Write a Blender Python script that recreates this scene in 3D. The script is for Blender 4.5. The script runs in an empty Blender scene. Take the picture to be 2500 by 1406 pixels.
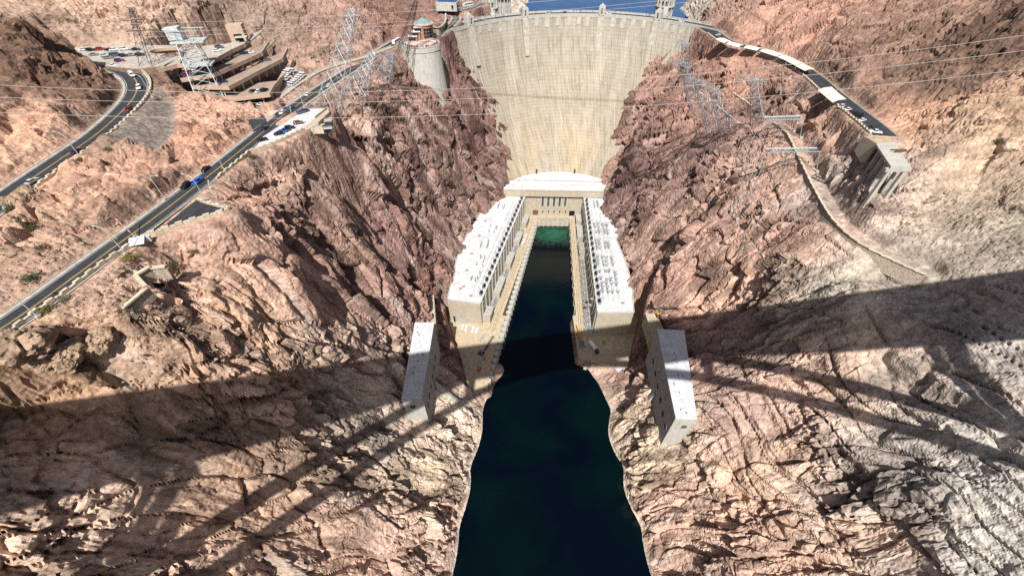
import bpy, bmesh, math, random
import numpy as np
from mathutils import Vector, Matrix

sc = bpy.context.scene
COL = sc.collection
R = math.radians

# ------------------------------------------------------------------ camera
PITCH, CAM_H, FPX = R(44.3), 270.0, 1000.0          # look-down angle, height over the river, focal length in 2500-px units
cam_d = bpy.data.cameras.new('camera'); cam = bpy.data.objects.new('camera', cam_d); COL.objects.link(cam)
cam_d.sensor_width = 36.0; cam_d.lens = 36.0 * FPX / 2500.0
cam_d.clip_start = 0.2; cam_d.clip_end = 6000
cam.location = (0, 0, CAM_H); cam.rotation_euler = (math.pi / 2 - PITCH, 0, 0)
sc.camera = cam

# ------------------------------------------------------------------ sky, sun, exposure
SUN_TO = Vector((-0.035, -0.625, 0.78)).normalized()   # direction towards the sun
w = bpy.data.worlds.new('World'); sc.world = w; w.use_nodes = True
wn = w.node_tree.nodes; bg = wn['Background']
sky = wn.new('ShaderNodeTexSky'); sky.sky_type = 'NISHITA'; sky.sun_disc = False
sky.sun_elevation = math.asin(SUN_TO.z); sky.sun_rotation = math.atan2(SUN_TO.x, SUN_TO.y)
sky.altitude = 400; sky.air_density = 0.75; sky.dust_density = 2.5; sky.ozone_density = 0.4
w.node_tree.links.new(sky.outputs[0], bg.inputs[0]); bg.inputs[1].default_value = 0.066
sun_d = bpy.data.lights.new('sun', 'SUN'); sun_d.energy = 5.0; sun_d.angle = R(0.53); sun_d.color = (1.0, 0.965, 0.92)
sun = bpy.data.objects.new('sun', sun_d); COL.objects.link(sun)
sun.rotation_euler = (-SUN_TO).to_track_quat('-Z', 'Y').to_euler(); sun.location = (0, -60, 420)
vs = sc.view_settings
vs.view_transform = 'Standard'; vs.look = 'None'; vs.gamma = 1; vs.use_curve_mapping = False; vs.exposure = 0.52
sc.cycles.max_bounces = 6; sc.cycles.diffuse_bounces = 3; sc.cycles.glossy_bounces = 3
sc.cycles.transparent_max_bounces = 6; sc.cycles.use_denoising = False

# ------------------------------------------------------------------ helpers: surveying
CP_, SP_ = math.cos(PITCH), math.sin(PITCH)
def at(px, py, z):
    """point at elevation z (m above the river) that the photograph shows at px, py"""
    u = 703.0 - py
    d = (px - 1250.0, FPX * CP_ + u * SP_, -FPX * SP_ + u * CP_)
    t = (CAM_H - z) / -d[2]
    return Vector((d[0] * t, d[1] * t, z))
def atY(px, py, Y):
    u = 703.0 - py
    d = (px - 1250.0, FPX * CP_ + u * SP_, -FPX * SP_ + u * CP_)
    t = Y / d[1]
    return Vector((d[0] * t, Y, CAM_H + d[2] * t))
ORD = 'first second third fourth fifth sixth seventh eighth ninth tenth eleventh twelfth thirteenth fourteenth fifteenth sixteenth seventeenth eighteenth nineteenth twentieth'.split()
def lerp(a, b, t): return a + (b - a) * t
def sstep(a, b, x):
    t = np.clip((x - a) / (b - a), 0, 1); return t * t * (3 - 2 * t)

# ------------------------------------------------------------------ helpers: noise (numpy)
_rng = np.random.RandomState(7)
_GR = _rng.normal(size=(1024, 3)).astype(np.float32); _GR /= np.linalg.norm(_GR, axis=1)[:, None]
_RV = _rng.rand(4096, 6).astype(np.float32)
def _hash(i, j, k, seed):
    h = i.astype(np.int64) * 73856093 ^ j.astype(np.int64) * 19349663 ^ k.astype(np.int64) * 83492791 ^ (seed * 2654435761 & 0x7fffffff)
    h ^= h >> 13; h *= 1274126177; h ^= h >> 16
    return h
def perlin(x, y, z, seed=0):
    xi = np.floor(x); yi = np.floor(y); zi = np.floor(z)
    xf = (x - xi).astype(np.float32); yf = (y - yi).astype(np.float32); zf = (z - zi).astype(np.float32)
    u = xf * xf * xf * (xf * (xf * 6 - 15) + 10); v = yf * yf * yf * (yf * (yf * 6 - 15) + 10); t = zf * zf * zf * (zf * (zf * 6 - 15) + 10)
    out = np.zeros_like(xf)
    for a in (0, 1):
        for b in (0, 1):
            for c in (0, 1):
                g = _GR[_hash(xi + a, yi + b, zi + c, seed) & 1023]
                d = g[..., 0] * (xf - a) + g[..., 1] * (yf - b) + g[..., 2] * (zf - c)
                out += d * (u if a else 1 - u) * (v if b else 1 - v) * (t if c else 1 - t)
    return out * 1.5
def fbm(x, y, z, n=4, seed=0, gain=0.5):
    s = 0; a = 1.0
    for o in range(n):
        s = s + a * perlin(x * 2.03 ** o, y * 2.03 ** o, z * 2.03 ** o, seed + o * 17); a *= gain
    return s
def ridged(x, y, z, n=3, seed=0):
    s = 0; a = 1.0
    for o in range(n):
        s = s + a * (1 - 2 * np.abs(perlin(x * 2.1 ** o, y * 2.1 ** o, z * 2.1 ** o, seed + o * 31))); a *= 0.5
    return s - 0.6
def facets(x, y, z, seed=0, tilt=1.1):
    """broken-rock relief: every cell is a tilted block; returns relief, distance to the joint and a random value per block"""
    xi = np.floor(x); yi = np.floor(y); zi = np.floor(z)
    f1 = np.full(x.shape, 9, np.float32); f2 = f1.copy(); val = np.zeros(x.shape, np.float32); rnd = val.copy()
    for a in (-1, 0, 1):
        for b in (-1, 0, 1):
            for c in (-1, 0, 1):
                r = _RV[_hash(xi + a, yi + b, zi + c, seed) & 4095]
                dx = (xi + a + r[:, 0] - x).astype(np.float32); dy = (yi + b + r[:, 1] - y).astype(np.float32); dz = (zi + c + r[:, 2] - z).astype(np.float32)
                d = dx * dx + dy * dy + dz * dz
                v = (r[:, 3] - .5) + tilt * ((r[:, 4] - .5) * dx + (r[:, 5] - .5) * dy + (r[:, 3] * 7 % 1 - .5) * dz)
                near = d < f1
                f2 = np.where(near, f1, np.minimum(f2, d)); val = np.where(near, v, val); rnd = np.where(near, r[:, 4], rnd); f1 = np.where(near, d, f1)
    return val, np.sqrt(f2) - np.sqrt(f1), rnd

# ------------------------------------------------------------------ helpers: objects and labels
def tag(o, label=None, cat=None, group=None, kind=None):
    if label: o['label'] = label
    if cat: o['category'] = cat
    if group: o['group'] = group
    if kind: o['kind'] = kind
    return o
def empty(name, loc=(0, 0, 0), rz=0.0, label=None, cat=None, group=None):
    o = bpy.data.objects.new(name, None); COL.objects.link(o)
    o.location = loc; o.rotation_euler = (0, 0, rz); o.empty_display_size = 0.5
    return tag(o, label, cat, group)
def copy_tree(o, parent=None):
    c = o.copy(); COL.objects.link(c); c.parent = parent
    for ch in o.children: copy_tree(ch, c)
    return c
class MB:
    """collects boxes, bars, tubes and sheets and links them as ONE mesh object"""
    def __init__(s): s.v = []; s.f = []
    def add(s, vs, fs):
        n = len(s.v); s.v.extend([tuple(p) for p in vs]); s.f.extend([tuple(i + n for i in f) for f in fs]); return s
    def box(s, c, d, rz=0.0, taper=1.0):
        cx, cy, cz = c; hx, hy, hz = d[0] / 2, d[1] / 2, d[2] / 2; co, si = math.cos(rz), math.sin(rz); vs = []
        for z, k in ((-hz, 1.0), (hz, taper)):
            for x, y in ((-hx, -hy), (hx, -hy), (hx, hy), (-hx, hy)):
                x *= k; y *= k; vs.append((cx + x * co - y * si, cy + x * si + y * co, cz + z))
        return s.add(vs, [(3, 2, 1, 0), (4, 5, 6, 7), (0, 1, 5, 4), (1, 2, 6, 5), (2, 3, 7, 6), (3, 0, 4, 7)])
    def bar(s, a, b, r, n=4, r2=None):
        a = Vector(a); b = Vector(b); d = b - a
        if d.length < 1e-6: return s
        d.normalize(); u = d.cross(Vector((0, 0, 1)))
        if u.length < 1e-3: u = d.cross(Vector((1, 0, 0)))
        u.normalize(); v = d.cross(u); vs = []; r2 = r if r2 is None else r2
        for p, q in ((a, r), (b, r2)):
            for i in range(n):
                t = 2 * math.pi * (i + .5) / n; vs.append(p + (u * math.cos(t) + v * math.sin(t)) * q)
        return s.add(vs, [tuple(range(n - 1, -1, -1)), tuple(range(n, 2 * n))] + [(i, (i + 1) % n, n + (i + 1) % n, n + i) for i in range(n)])
    def tube(s, pts, r, n=5):
        for a, b in zip(pts[:-1], pts[1:]): s.bar(a, b, r, n)
        return s
    def prism(s, poly, z0, z1):
        """poly: list of (x, y) counter-clockwise; z0/z1 number or list"""
        n = len(poly); f = lambda z, i: z[i] if hasattr(z, '__len__') else z
        vs = [(p[0], p[1], f(z0, i)) for i, p in enumerate(poly)] + [(p[0], p[1], f(z1, i)) for i, p in enumerate(poly)]
        return s.add(vs, [tuple(range(n - 1, -1, -1)), tuple(range(n, 2 * n))] + [(i, (i + 1) % n, n + (i + 1) % n, n + i) for i in range(n)])
    def cyl(s, c, r, h, n=16, r2=None):
        return s.bar(c, (c[0], c[1], c[2] + h), r, n, r2)
    def strip(s, left, right):
        n = len(left)
        return s.add(list(left) + list(right), [(i, n + i, n + i + 1, i + 1) for i in range(n - 1)])
    def build(s, name, mat, parent=None, loc=None, rz=None, smooth=False):
        me = bpy.data.meshes.new(name); me.from_pydata(s.v, [], s.f)
        bm = bmesh.new(); bm.from_mesh(me); bmesh.ops.recalc_face_normals(bm, faces=bm.faces); bm.to_mesh(me); bm.free()
        if smooth: me.shade_smooth()
        me.materials.append(mat)
        o = bpy.data.objects.new(name, me); COL.objects.link(o); o.parent = parent
        if loc is not None: o.location = loc
        if rz is not None: o.rotation_euler = (0, 0, rz)
        return o

# ------------------------------------------------------------------ helpers: materials
def srgb(r, g, b):
    f = lambda c: (c / 255 / 12.92) if c / 255 <= .04045 else ((c / 255 + .055) / 1.055) ** 2.4
    return (f(r), f(g), f(b))
def mat(name, col, rough=0.75, metal=0.0, var=0.12, scale=0.6, bump=0.0, bscale=3.0, spec=0.3, streak=0.0, obj_var=0.0, stain=None):
    """plain paint, stone or metal with uneven colour, optional relief, rain streaks and a tint per object"""
    m = bpy.data.materials.new(name); m.use_nodes = True; nt = m.node_tree; N = nt.nodes; L = nt.links
    b = N['Principled BSDF']; b.inputs['Roughness'].default_value = rough; b.inputs['Metallic'].default_value = metal
    b.inputs['Specular IOR Level'].default_value = spec
    tc = N.new('ShaderNodeTexCoord'); geo = N.new('ShaderNodeNewGeometry')
    nz = N.new('ShaderNodeTexNoise'); nz.inputs['Scale'].default_value = scale; nz.inputs['Detail'].default_value = 6; nz.inputs['Roughness'].default_value = .62
    L.new(geo.outputs['Position'], nz.inputs['Vector'])
    mx = N.new('ShaderNodeMix'); mx.data_type = 'RGBA'
    lo = [c * (1 - 2.2 * var) for c in col]; hi = [min(1, c * (1 + 1.6 * var)) for c in col]
    mx.inputs[6].default_value = (*lo, 1); mx.inputs[7].default_value = (*hi, 1)
    rm = N.new('ShaderNodeMapRange'); rm.inputs[1].default_value = .3; rm.inputs[2].default_value = .7
    L.new(nz.outputs[0], rm.inputs[0]); L.new(rm.outputs[0], mx.inputs[0]); out = mx.outputs[2]
    if stain is not None or streak > 0:
        mp = N.new('ShaderNodeMapping'); mp.inputs['Scale'].default_value = (1.0, 1.0, .07); L.new(geo.outputs['Position'], mp.inputs[0])
        n2 = N.new('ShaderNodeTexNoise'); n2.inputs['Scale'].default_value = .9; n2.inputs['Detail'].default_value = 5; L.new(mp.outputs[0], n2.inputs['Vector'])
        r2 = N.new('ShaderNodeMapRange'); r2.inputs[1].default_value = .5; r2.inputs[2].default_value = .72; r2.inputs[4].default_value = max(streak, .35); L.new(n2.outputs[0], r2.inputs[0])
        m2 = N.new('ShaderNodeMix'); m2.data_type = 'RGBA'; st = stain or [c * .45 for c in col]; m2.inputs[7].default_value = (*st, 1)
        L.new(r2.outputs[0], m2.inputs[0]); L.new(out, m2.inputs[6]); out = m2.outputs[2]
    if obj_var > 0:
        oi = N.new('ShaderNodeObjectInfo'); mr = N.new('ShaderNodeMapRange'); mr.inputs[3].default_value = 1 - obj_var; mr.inputs[4].default_value = 1 + obj_var
        L.new(oi.outputs['Random'], mr.inputs[0]); hs = N.new('ShaderNodeHueSaturation'); L.new(mr.outputs[0], hs.inputs['Value']); L.new(out, hs.inputs['Color']); out = hs.outputs[0]
    L.new(out, b.inputs['Base Color'])
    if bump > 0:
        n3 = N.new('ShaderNodeTexNoise'); n3.inputs['Scale'].default_value = bscale; n3.inputs['Detail'].default_value = 5; L.new(geo.outputs['Position'], n3.inputs['Vector'])
        bp = N.new('ShaderNodeBump'); bp.inputs['Strength'].default_value = bump; bp.inputs['Distance'].default_value = .3; L.new(n3.outputs[0], bp.inputs['Height']); L.new(bp.outputs[0], b.inputs['Normal'])
    return m
# ------------------------------------------------------------------ survey lines shared by the ground, roads and walls
def path(pts): return [at(*p) for p in pts]
LOWER = path([(-90,860,186),(20,791,186),(80,750,186),(167,686,186),(240,632,185.8),(300,588,185.6),(369,538,185.3),(435,488,185),(500,437,184.5),(560,390,184),(615,345,183.5),(660,308,183),(700,276,182.6),(760,233,182),(820,194,181.4),(880,156,180.8),(940,119,180.2),(968,102,180)])
UPPER = path([(-90,560,192),(0,497,192),(30,470,192),(90,428,192.5),(155,384,193),(238,326,194),(300,270,195.3),(330,232,196.3),(334,203,197.2),(318,183,198),(290,169,198.6),(255,158,199)])
ARIZ = path([(1722,68,180),(1745,82,180),(1768,98,180),(1800,110,180),(1850,124,180),(1900,141,180),(1950,163,180),(1992,191,180),(2032,226,180),(2082,266,180),(2128,302,180),(2162,331,180)])
BENCH = path([(1895,300,162),(1930,330,160),(1965,400,156),(1995,460,153),(2040,535,151),(2100,590,149.5),(2180,632,148),(2260,668,147)])
CRESTRD = path([(1068,88,180),(1085,74,180.5),(1108,55,181.5),(1112,40,183),(1085,33,184.5),(1100,26,186),(1140,24,187),(1180,10,188)])
PROM = path([(655,256,182.6),(690,232,182.6),(730,203,182.8),(780,174,182.8),(830,157,182.6),(890,140,182),(960,114,181)])
GRAVEL = [at(*p) for p in ((376,212,194),(430,262,191),(442,320,190),(392,385,190),(235,352,192),(300,322,193),(350,262,194.5))]
LOT = [at(*p) for p in ((150,118,199.5),(300,110,199.5),(430,112,199.5),(440,140,199.5),(400,160,199.5),(330,168,199.5),(225,158,199.5))]
GAR = [at(*p) for p in ((400,172,186),(470,236,186),(545,262,183),(645,252,182.5),(700,185,182),(710,160,182),(590,95,190),(430,105,195))]
WHITE = [at(*p) for p in ((600,372,183.6),(640,335,183.6),(700,298,183.4),(752,268,183.2),(800,268,183),(795,285,183),(745,312,183.2),(662,350,183.5))]
TRI = [at(*p) for p in ((380,568,185.3),(482,488,185),(502,497,185),(560,512,185),(546,519,185),(450,546,185.2))]
PADL = [at(*p) for p in ((1092,775,10),(1180,770,10),(1235,770,10),(1200,880,10),(1190,945,10),(1143,950,10),(1128,880,10))]
PADR = [at(*p) for p in ((1398,770,10),(1560,770,10),(1545,835,10),(1533,895,10),(1500,897,10),(1412,868,10))]
DAM_C = lambda z: (63 - 13 * (180 - z) / 136.0, 340.5)
def dam_r(z):
    k = max(0.0, (180 - z) / 136.0)
    return 139.5 - 62.5 * (0.42 * k + 0.58 * k ** 1.75)
def dam_phi(px, py):
    """arch angle and height of the face point seen at px, py"""
    u = 703.0 - py; d = Vector((px - 1250.0, FPX * CP_ + u * SP_, -FPX * SP_ + u * CP_)).normalized(); t = 300.0
    while t < 640:
        p = Vector((0, 0, CAM_H)) + d * t; cx, cy = DAM_C(min(p.z, 180))
        if p.y > cy and math.hypot(p.x - cx, p.y - cy) > dam_r(p.z): break
        t += .25
    return math.atan2(p.y - cy, p.x - cx), p.z, p
CREST_L, CREST_R = R(158), R(33)             # arch angles of the crest ends (from +X, counter-clockwise)

# ------------------------------------------------------------------ ground: spot heights (m)
SEC = {  # section Y : (X, z) ...
 -40: [(-250,215),(-200,195),(-150,172),(-125,150),(-100,115),(-70,58),(-42,2),(-34,-8),(25,-14),(78,-8),(86,2),(100,38),(125,70),(150,95),(200,140),(260,175)],
 20: [(-240,215),(-190,200),(-160,184),(-140,172),(-122,152),(-100,118),(-80,82),(-58,40),(-38,2),(-30,-8),(25,-14),(74,-8),(81,2),(96,42),(112,58),(126,74),(150,108),(172,132),(205,158),(260,185)],
 45: [(-240,214),(-190,202),(-160,188),(-145,180),(-132,172),(-116,150),(-96,112),(-76,74),(-55,38),(-35,2),(-28,-8),(25,-14),(72,-8),(79,1),(94,40),(110,58),(132,80),(152,112),(170,134),(200,158),(260,190)],
 75: [(-240,212),(-190,200),(-160,190),(-150,186),(-131,183),(-120,168),(-104,138),(-86,104),(-66,62),(-48,32),(-32,1),(-25,-8),(25,-14),(70,-8),(77,1),(92,29),(107,46),(132,82),(150,106),(166,130),(190,150),(250,188)],
 110:[(-260,216),(-215,205),(-186,194),(-160,192),(-148,191),(-126,183),(-112,170),(-96,145),(-82,112),(-70,74),(-60,52),(-47,50),(-28,1),(-22,-8),(25,-14),(68,-8),(75,1),(84,48),(98,52),(112,76),(138,102),(164,130),(186,150),(215,168),(260,195)],
 150:[(-300,222),(-255,214),(-215,203),(-192,195),(-160,196),(-148,193),(-126,184),(-112,172),(-98,150),(-84,122),(-72,84),(-62,53),(-47,50),(-22,1),(-16,-8),(25,-14),(66,-8),(73,1),(89,50),(102,54),(114,76),(130,94),(150,126),(165,149),(190,157),(212,170),(260,200)],
 185:[(-320,232),(-265,216),(-230,204),(-196,197),(-165,197),(-150,193),(-124,184),(-105,179),(-92,156),(-78,114),(-64,74),(-50,40),(-34,10),(-8,6),(0,-12),(25,-14),(55,-12),(62,6),(90,10),(101,34),(110,54),(124,74),(146,122),(162,149),(200,175),(225,188),(270,216)],
 225:[(-340,238),(-280,222),(-240,210),(-215,200),(-178,198),(-160,194),(-140,186),(-118,184),(-101,179),(-88,150),(-74,104),(-60,62),(-52,36),(-40,-5),(0,-12),(25,-14),(55,-12),(88,-5),(96,37),(108,72),(126,104),(146,136),(162,153),(178,167),(188,176),(196,178),(222,188),(270,222)],
 290:[(-360,244),(-300,220),(-245,203),(-200,196),(-160,186),(-125,184),(-104,181),(-92,158),(-78,128),(-62,86),(-51,44),(-47,34),(-36,-5),(25,-14),(88,-5),(99,36),(104,50),(114,80),(140,122),(160,150),(180,171),(196,180),(216,190),(270,228)],
 340:[(-360,265),(-300,246),(-240,226),(-200,202),(-150,187),(-115,183),(-96,180),(-82,152),(-66,120),(-50,80),(-39,46),(-34,34),(-24,-5),(25,-14),(88,-5),(98,36),(104,52),(118,88),(138,126),(162,152),(184,174),(197,180),(216,190),(270,232)],
 380:[(-360,280),(-300,265),(-240,246),(-190,228),(-140,200),(-100,184),(-86,180),(-72,150),(-54,112),(-36,74),(-22,46),(-16,34),(0,-5),(60,-14),(90,-5),(102,38),(108,56),(122,90),(144,132),(164,156),(188,178),(205,182),(230,196),(280,236)],
 415:[(-360,290),(-280,268),(-200,246),(-140,216),(-105,188),(-84,182),(-62,172),(-46,140),(-28,104),(-8,66),(30,10),(80,10),(112,56),(130,96),(152,140),(172,170),(190,180),(208,183),(232,200),(280,240)],
 460:[(-360,285),(-260,255),(-180,235),(-120,205),(-90,188),(-60,181),(-30,150),(0,110),(40,60),(90,60),(135,110),(160,150),(186,178),(206,184),(230,204),(290,245)],
 520:[(-360,290),(-240,262),(-160,240),(-105,205),(-70,190),(-48,178),(-20,130),(20,90),(100,80),(170,110),(195,150),(212,186),(235,212),(300,250)],
 620:[(-360,300),(-240,270),(-140,235),(-80,200),(-40,165),(-10,125),(40,90),(140,80),(225,110),(244,130),(275,170),(310,210),(380,255)],
 720:[(-360,300),(-220,260),(-110,215),(-50,175),(-8,135),(30,100),(140,80),(240,100),(262,128),(300,172),(350,215),(420,260)],
 880:[(-360,300),(-200,250),(-90,205),(0,160),(28,132),(60,100),(160,80),(270,100),(310,128),(350,170),(400,215),(460,260)],
 1050:[(-400,300),(-200,240),(-60,190),(40,135),(80,100),(180,80),(300,100),(350,128),(420,190),(520,260)],
}
SPOT = []
for Y, row in SEC.items():
    for X, z in row: SPOT.append((X, Y, z))
# spot heights read off single features
for q in [
 (60,150,216),(140,140,209),(200,170,204),(250,220,201),(285,262,199),(0,0,234),(60,40,226),(130,80,214),(120,230,209),(40,260,203),(0,320,198),(200,300,197),   # dark hill inside the upper bend
 (700,108,186),(780,150,184),(1040,10,192),
 (420,330,190),(520,330,187.5),(560,285,186),(440,260,189.5),(400,380,190.5),(330,420,192),(400,190,196),(450,232,189.5),(500,246,186),(540,254,184),(600,266,183),(250,470,193),(120,530,191),(60,580,188),(180,560,189),(350,470,189),                    # ridge between the two roads
 (600,470,176),(640,430,176),(700,420,165),(760,400,156),(850,330,168),(900,300,163),(900,420,136),(1000,250,160),(1050,200,160),(1100,250,140),(1100,400,96),(1000,400,118),(1000,550,88),(900,600,112),(800,560,140),(700,560,160),(640,560,172),
 (560,640,172),(480,680,178),(400,720,181),(300,760,183),(620,700,162),(700,760,146),(500,800,160),(380,850,166),(200,840,178),(60,830,182),
 (1070,560,60),(1020,700,62),(950,700,85),(880,760,98),
 (1560,300,128),(1600,250,140),(1650,200,152),(1700,150,168),(1740,110,177),(1800,150,175),(1850,180,173),(1900,210,173),(1950,250,173),(2000,290,172),(2050,330,170),(2085,380,170),(2110,425,167),
 (1700,330,138),(1760,320,140),(1840,310,146),(1890,290,156),(1700,400,120),(1800,400,138),(1900,400,150),(1600,450,90),(1700,500,104),(1800,500,124),(1900,520,140),(1560,560,60),(1640,600,70),(1800,640,110),(1950,640,135),(2100,680,146),(1700,700,84),
 (2050,450,162),(2120,470,165),(2170,465,166),(2230,440,166),(2300,430,172),(2150,560,154),(2300,560,158),(2450,520,168),(2300,330,184),(2400,250,198),(2480,200,206),(2200,250,186),(2100,180,190),(2000,100,194),(1900,60,194),(1850,20,200),(2100,60,206),(2300,100,208),(2500,0,230),
]: p = at(*q); SPOT.append((p.x, p.y, p.z))
# contact line of the dam face with the rock
CONTACT = [dam_phi(*q)[2] for q in ((1074,104),(1088,120),(1110,142),(1130,162),(1150,196),(1165,230),(1180,270),(1194,312),(1201,365),(1207,408),(1216,440))]
CONTACR = [dam_phi(*q)[2] for q in ((1728,90),(1700,108),(1665,132),(1630,152),(1590,166),(1562,210),(1541,252),(1526,300),(1511,345),(1496,392),(1486,425),(1480,445))]
SPOT = [s for s in SPOT if not any((s[0] - c.x) ** 2 + (s[1] - c.y) ** 2 < 18 ** 2 for c in CONTACT + CONTACR)]
for c, s in [(c, -1) for c in CONTACT] + [(c, 1) for c in CONTACR]:
    SPOT.append((c.x - 4 * s, c.y - 1, c.z)); SPOT.append((c.x + 6 * s, c.y + 3, min(c.z + 12, 181)))
for q in ((1178,440),(1166,420),(1180,400),(1188,378),(1196,442),(1200,422),(1188,455),(1172,460),(1498,440),(1506,420),(1512,390)):      # rock shoulders in front of the dam foot
    c = dam_phi(*q)[2]; d = (c - Vector((0, 0, CAM_H))).normalized(); c = c - d * 7; SPOT.append((c.x, c.y, c.z))
_bo = [(BENCH[i], BENCH[min(i + 1, len(BENCH) - 1)] - BENCH[max(i - 1, 0)]) for i in range(len(BENCH))]
for p, d in _bo:
    n = Vector((d.y, -d.x, 0)).normalized(); SPOT.append((p.x + n.x * 8, p.y + n.y * 8, p.z - 7)); SPOT.append((p.x - n.x * 4, p.y - n.y * 4, p.z + .3))
SPOT = [(178,171,166.5),(171,166,162),(186,178,169),(178,186,168),(170,182,163.5),(186,164,166)] + SPOT
SPOT = np.array(SPOT)
_keep = []                                   # drop near-duplicates
for i, p in enumerate(SPOT):
    if all((SPOT[j, 0] - p[0]) ** 2 + (SPOT[j, 1] - p[1]) ** 2 > 9 for j in _keep): _keep.append(i)
SPOT = SPOT[_keep]
def _rbf(P, V, Q, smooth=1.0):
    n = len(P); d = np.hypot(P[:, None, 0] - P[None, :, 0], P[:, None, 1] - P[None, :, 1])
    A = np.zeros((n + 3, n + 3)); A[:n, :n] = -d - np.eye(n) * smooth * 0; A[:n, n] = 1; A[:n, n + 1:] = P; A[n:, :n] = A[:n, n:].T
    A[:n, :n] += np.eye(n) * smooth
    B = np.zeros((n + 3,) + V.shape[1:]); B[:n] = V; c = np.linalg.solve(A, B); out = []
    for q in np.array_split(Q, max(1, len(Q) // 4000)):
        d = np.hypot(q[:, None, 0] - P[None, :, 0], q[:, None, 1] - P[None, :, 1])
        out.append(-d @ c[:n] + c[n] + q @ c[n + 1:])
    return np.concatenate(out)
GX = np.arange(-480, 521, 4.0); GY = np.arange(-60, 1081, 4.0)
_gx, _gy = np.meshgrid(GX, GY)
GZ = _rbf(SPOT[:, :2], SPOT[:, 2], np.column_stack([_gx.ravel(), _gy.ravel()]), 1.5).reshape(_gx.shape)
def bilin(G, gx, gy, x, y):
    fx = np.clip((x - gx[0]) / (gx[1] - gx[0]), 0, len(gx) - 1.001); fy = np.clip((y - gy[0]) / (gy[1] - gy[0]), 0, len(gy) - 1.001)
    i = fx.astype(int); j = fy.astype(int); u = fx - i; v = fy - j
    if G.ndim == 3: u = u[:, None]; v = v[:, None]
    return (G[j, i] * (1 - u) + G[j, i + 1] * u) * (1 - v) + (G[j + 1, i] * (1 - u) + G[j + 1, i + 1] * u) * v
def seg_dist(x, y, pl):
    best = np.full(x.shape, 1e9); zz = np.zeros(x.shape)
    for a, b in zip(pl[:-1], pl[1:]):
        dx, dy = b.x - a.x, b.y - a.y; t = np.clip(((x - a.x) * dx + (y - a.y) * dy) / (dx * dx + dy * dy), 0, 1)
        d = np.hypot(x - a.x - t * dx, y - a.y - t * dy); m = d < best
        best = np.where(m, d, best); zz = np.where(m, a.z + t * (b.z - a.z), zz)
    return best, zz
def poly_dist(x, y, pl):
    """signed distance to a polygon (negative inside)"""
    n = len(pl); inside = np.zeros(x.shape, bool); best = np.full(x.shape, 1e9)
    for i in range(n):
        a, b = pl[i], pl[(i + 1) % n]; dx, dy = b.x - a.x, b.y - a.y
        t = np.clip(((x - a.x) * dx + (y - a.y) * dy) / (dx * dx + dy * dy), 0, 1)
        best = np.minimum(best, np.hypot(x - a.x - t * dx, y - a.y - t * dy))
        c = ((a.y > y) != (b.y > y)) & (x < (b.x - a.x) * (y - a.y) / (b.y - a.y + 1e-9) + a.x); inside ^= c
    return np.where(inside, -best, best)
# gullies (negative) and spurs (positive) traced over the slopes: pixels, metres, radius
def on_base(px, py):
    u = 703.0 - py; d = Vector((px - 1250.0, FPX * CP_ + u * SP_, -FPX * SP_ + u * CP_)).normalized(); t = 60.0
    while t < 1000:
        p = Vector((0, 0, CAM_H)) + d * t
        if p.z < bilin(GZ, GX, GY, np.array([p.x]), np.array([p.y]))[0]: break
        t += .7
    return p
SHAPES = [([(540,790),(680,905),(780,990),(845,1065),(900,1160),(990,1190)], -7, 7), ([(700,1330),(840,1250),(960,1280)], 9, 13), ([(640,1180),(800,1110)], 5, 9),
 ([(640,480),(700,560),(760,700),(800,820)], -5, 6), ([(560,600),(650,700),(720,770),(770,880)], 5, 9), ([(300,860),(480,880),(620,960)], 5, 9), ([(60,850),(180,850)], 4, 6), ([(0,1000),(160,960),(300,930)], -5, 6),
 ([(1000,330),(1040,480),(1085,640)], -4, 5), ([(900,330),(960,480),(1000,640)], 4, 7), ([(820,330),(860,420),(900,520)], -5, 6),
 ([(1640,600),(1600,680),(1560,760)], -5, 6), ([(1650,596),(1760,625),(1900,658)], 5, 7), ([(1700,690),(1850,720),(2000,700),(2200,670)], -4, 6), ([(1790,650),(1830,740)], -5, 5),
 ([(2020,1050),(2200,1250),(2330,1400)], 4, 7), ([(1900,1090),(2050,1280),(2120,1400)], -4, 5), ([(1720,1090),(1800,1250),(1880,1400)], 4, 6), ([(2270,690),(2330,770)], -3, 6), ([(2240,1250),(2400,1180)], 5, 7), ([(2200,1080),(2380,1060)], 3, 6),
 ([(1780,60),(1900,40),(2080,60)], 6, 9), ([(2100,200),(2250,130),(2400,60)], -5, 8), ([(2250,440),(2340,360),(2440,300)], 5, 8), ([(2180,470),(2300,520),(2450,480)], -3, 6), ([(500,340),(580,300)], 4, 8), ([(300,520),(420,440)], 3, 7), ([(1560,900),(1640,940)], 0, 5)]
SHAPES = [([on_base(*q) for q in pl], a, r) for pl, a, r in SHAPES]
FLAT_LINES = [(LOWER, 6.3, 5.0), (UPPER, 6.5, 5.0), (ARIZ, 7.5, 5.0), ([p + Vector((2.6, .8, 0)) for p in BENCH], 3.0, 2.5), (CRESTRD, 6, 6.0), (PROM, 2.6, 4.0)]
VALVE_L = [at(1012,787,51), at(1060,787,51), at(1030,968,51), at(980,975,51)]
FLAT_POLY = [(LOT, 199.2, 5.0, 0), (GAR, 181.0, 6.0, 0), (WHITE, 183.0, 6.0, 3.5), (TRI, 184.7, 5.0, 2.5), (PADL, 8.5, 3.5, 0), (PADR, 8.5, 3.5, 0)]
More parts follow.
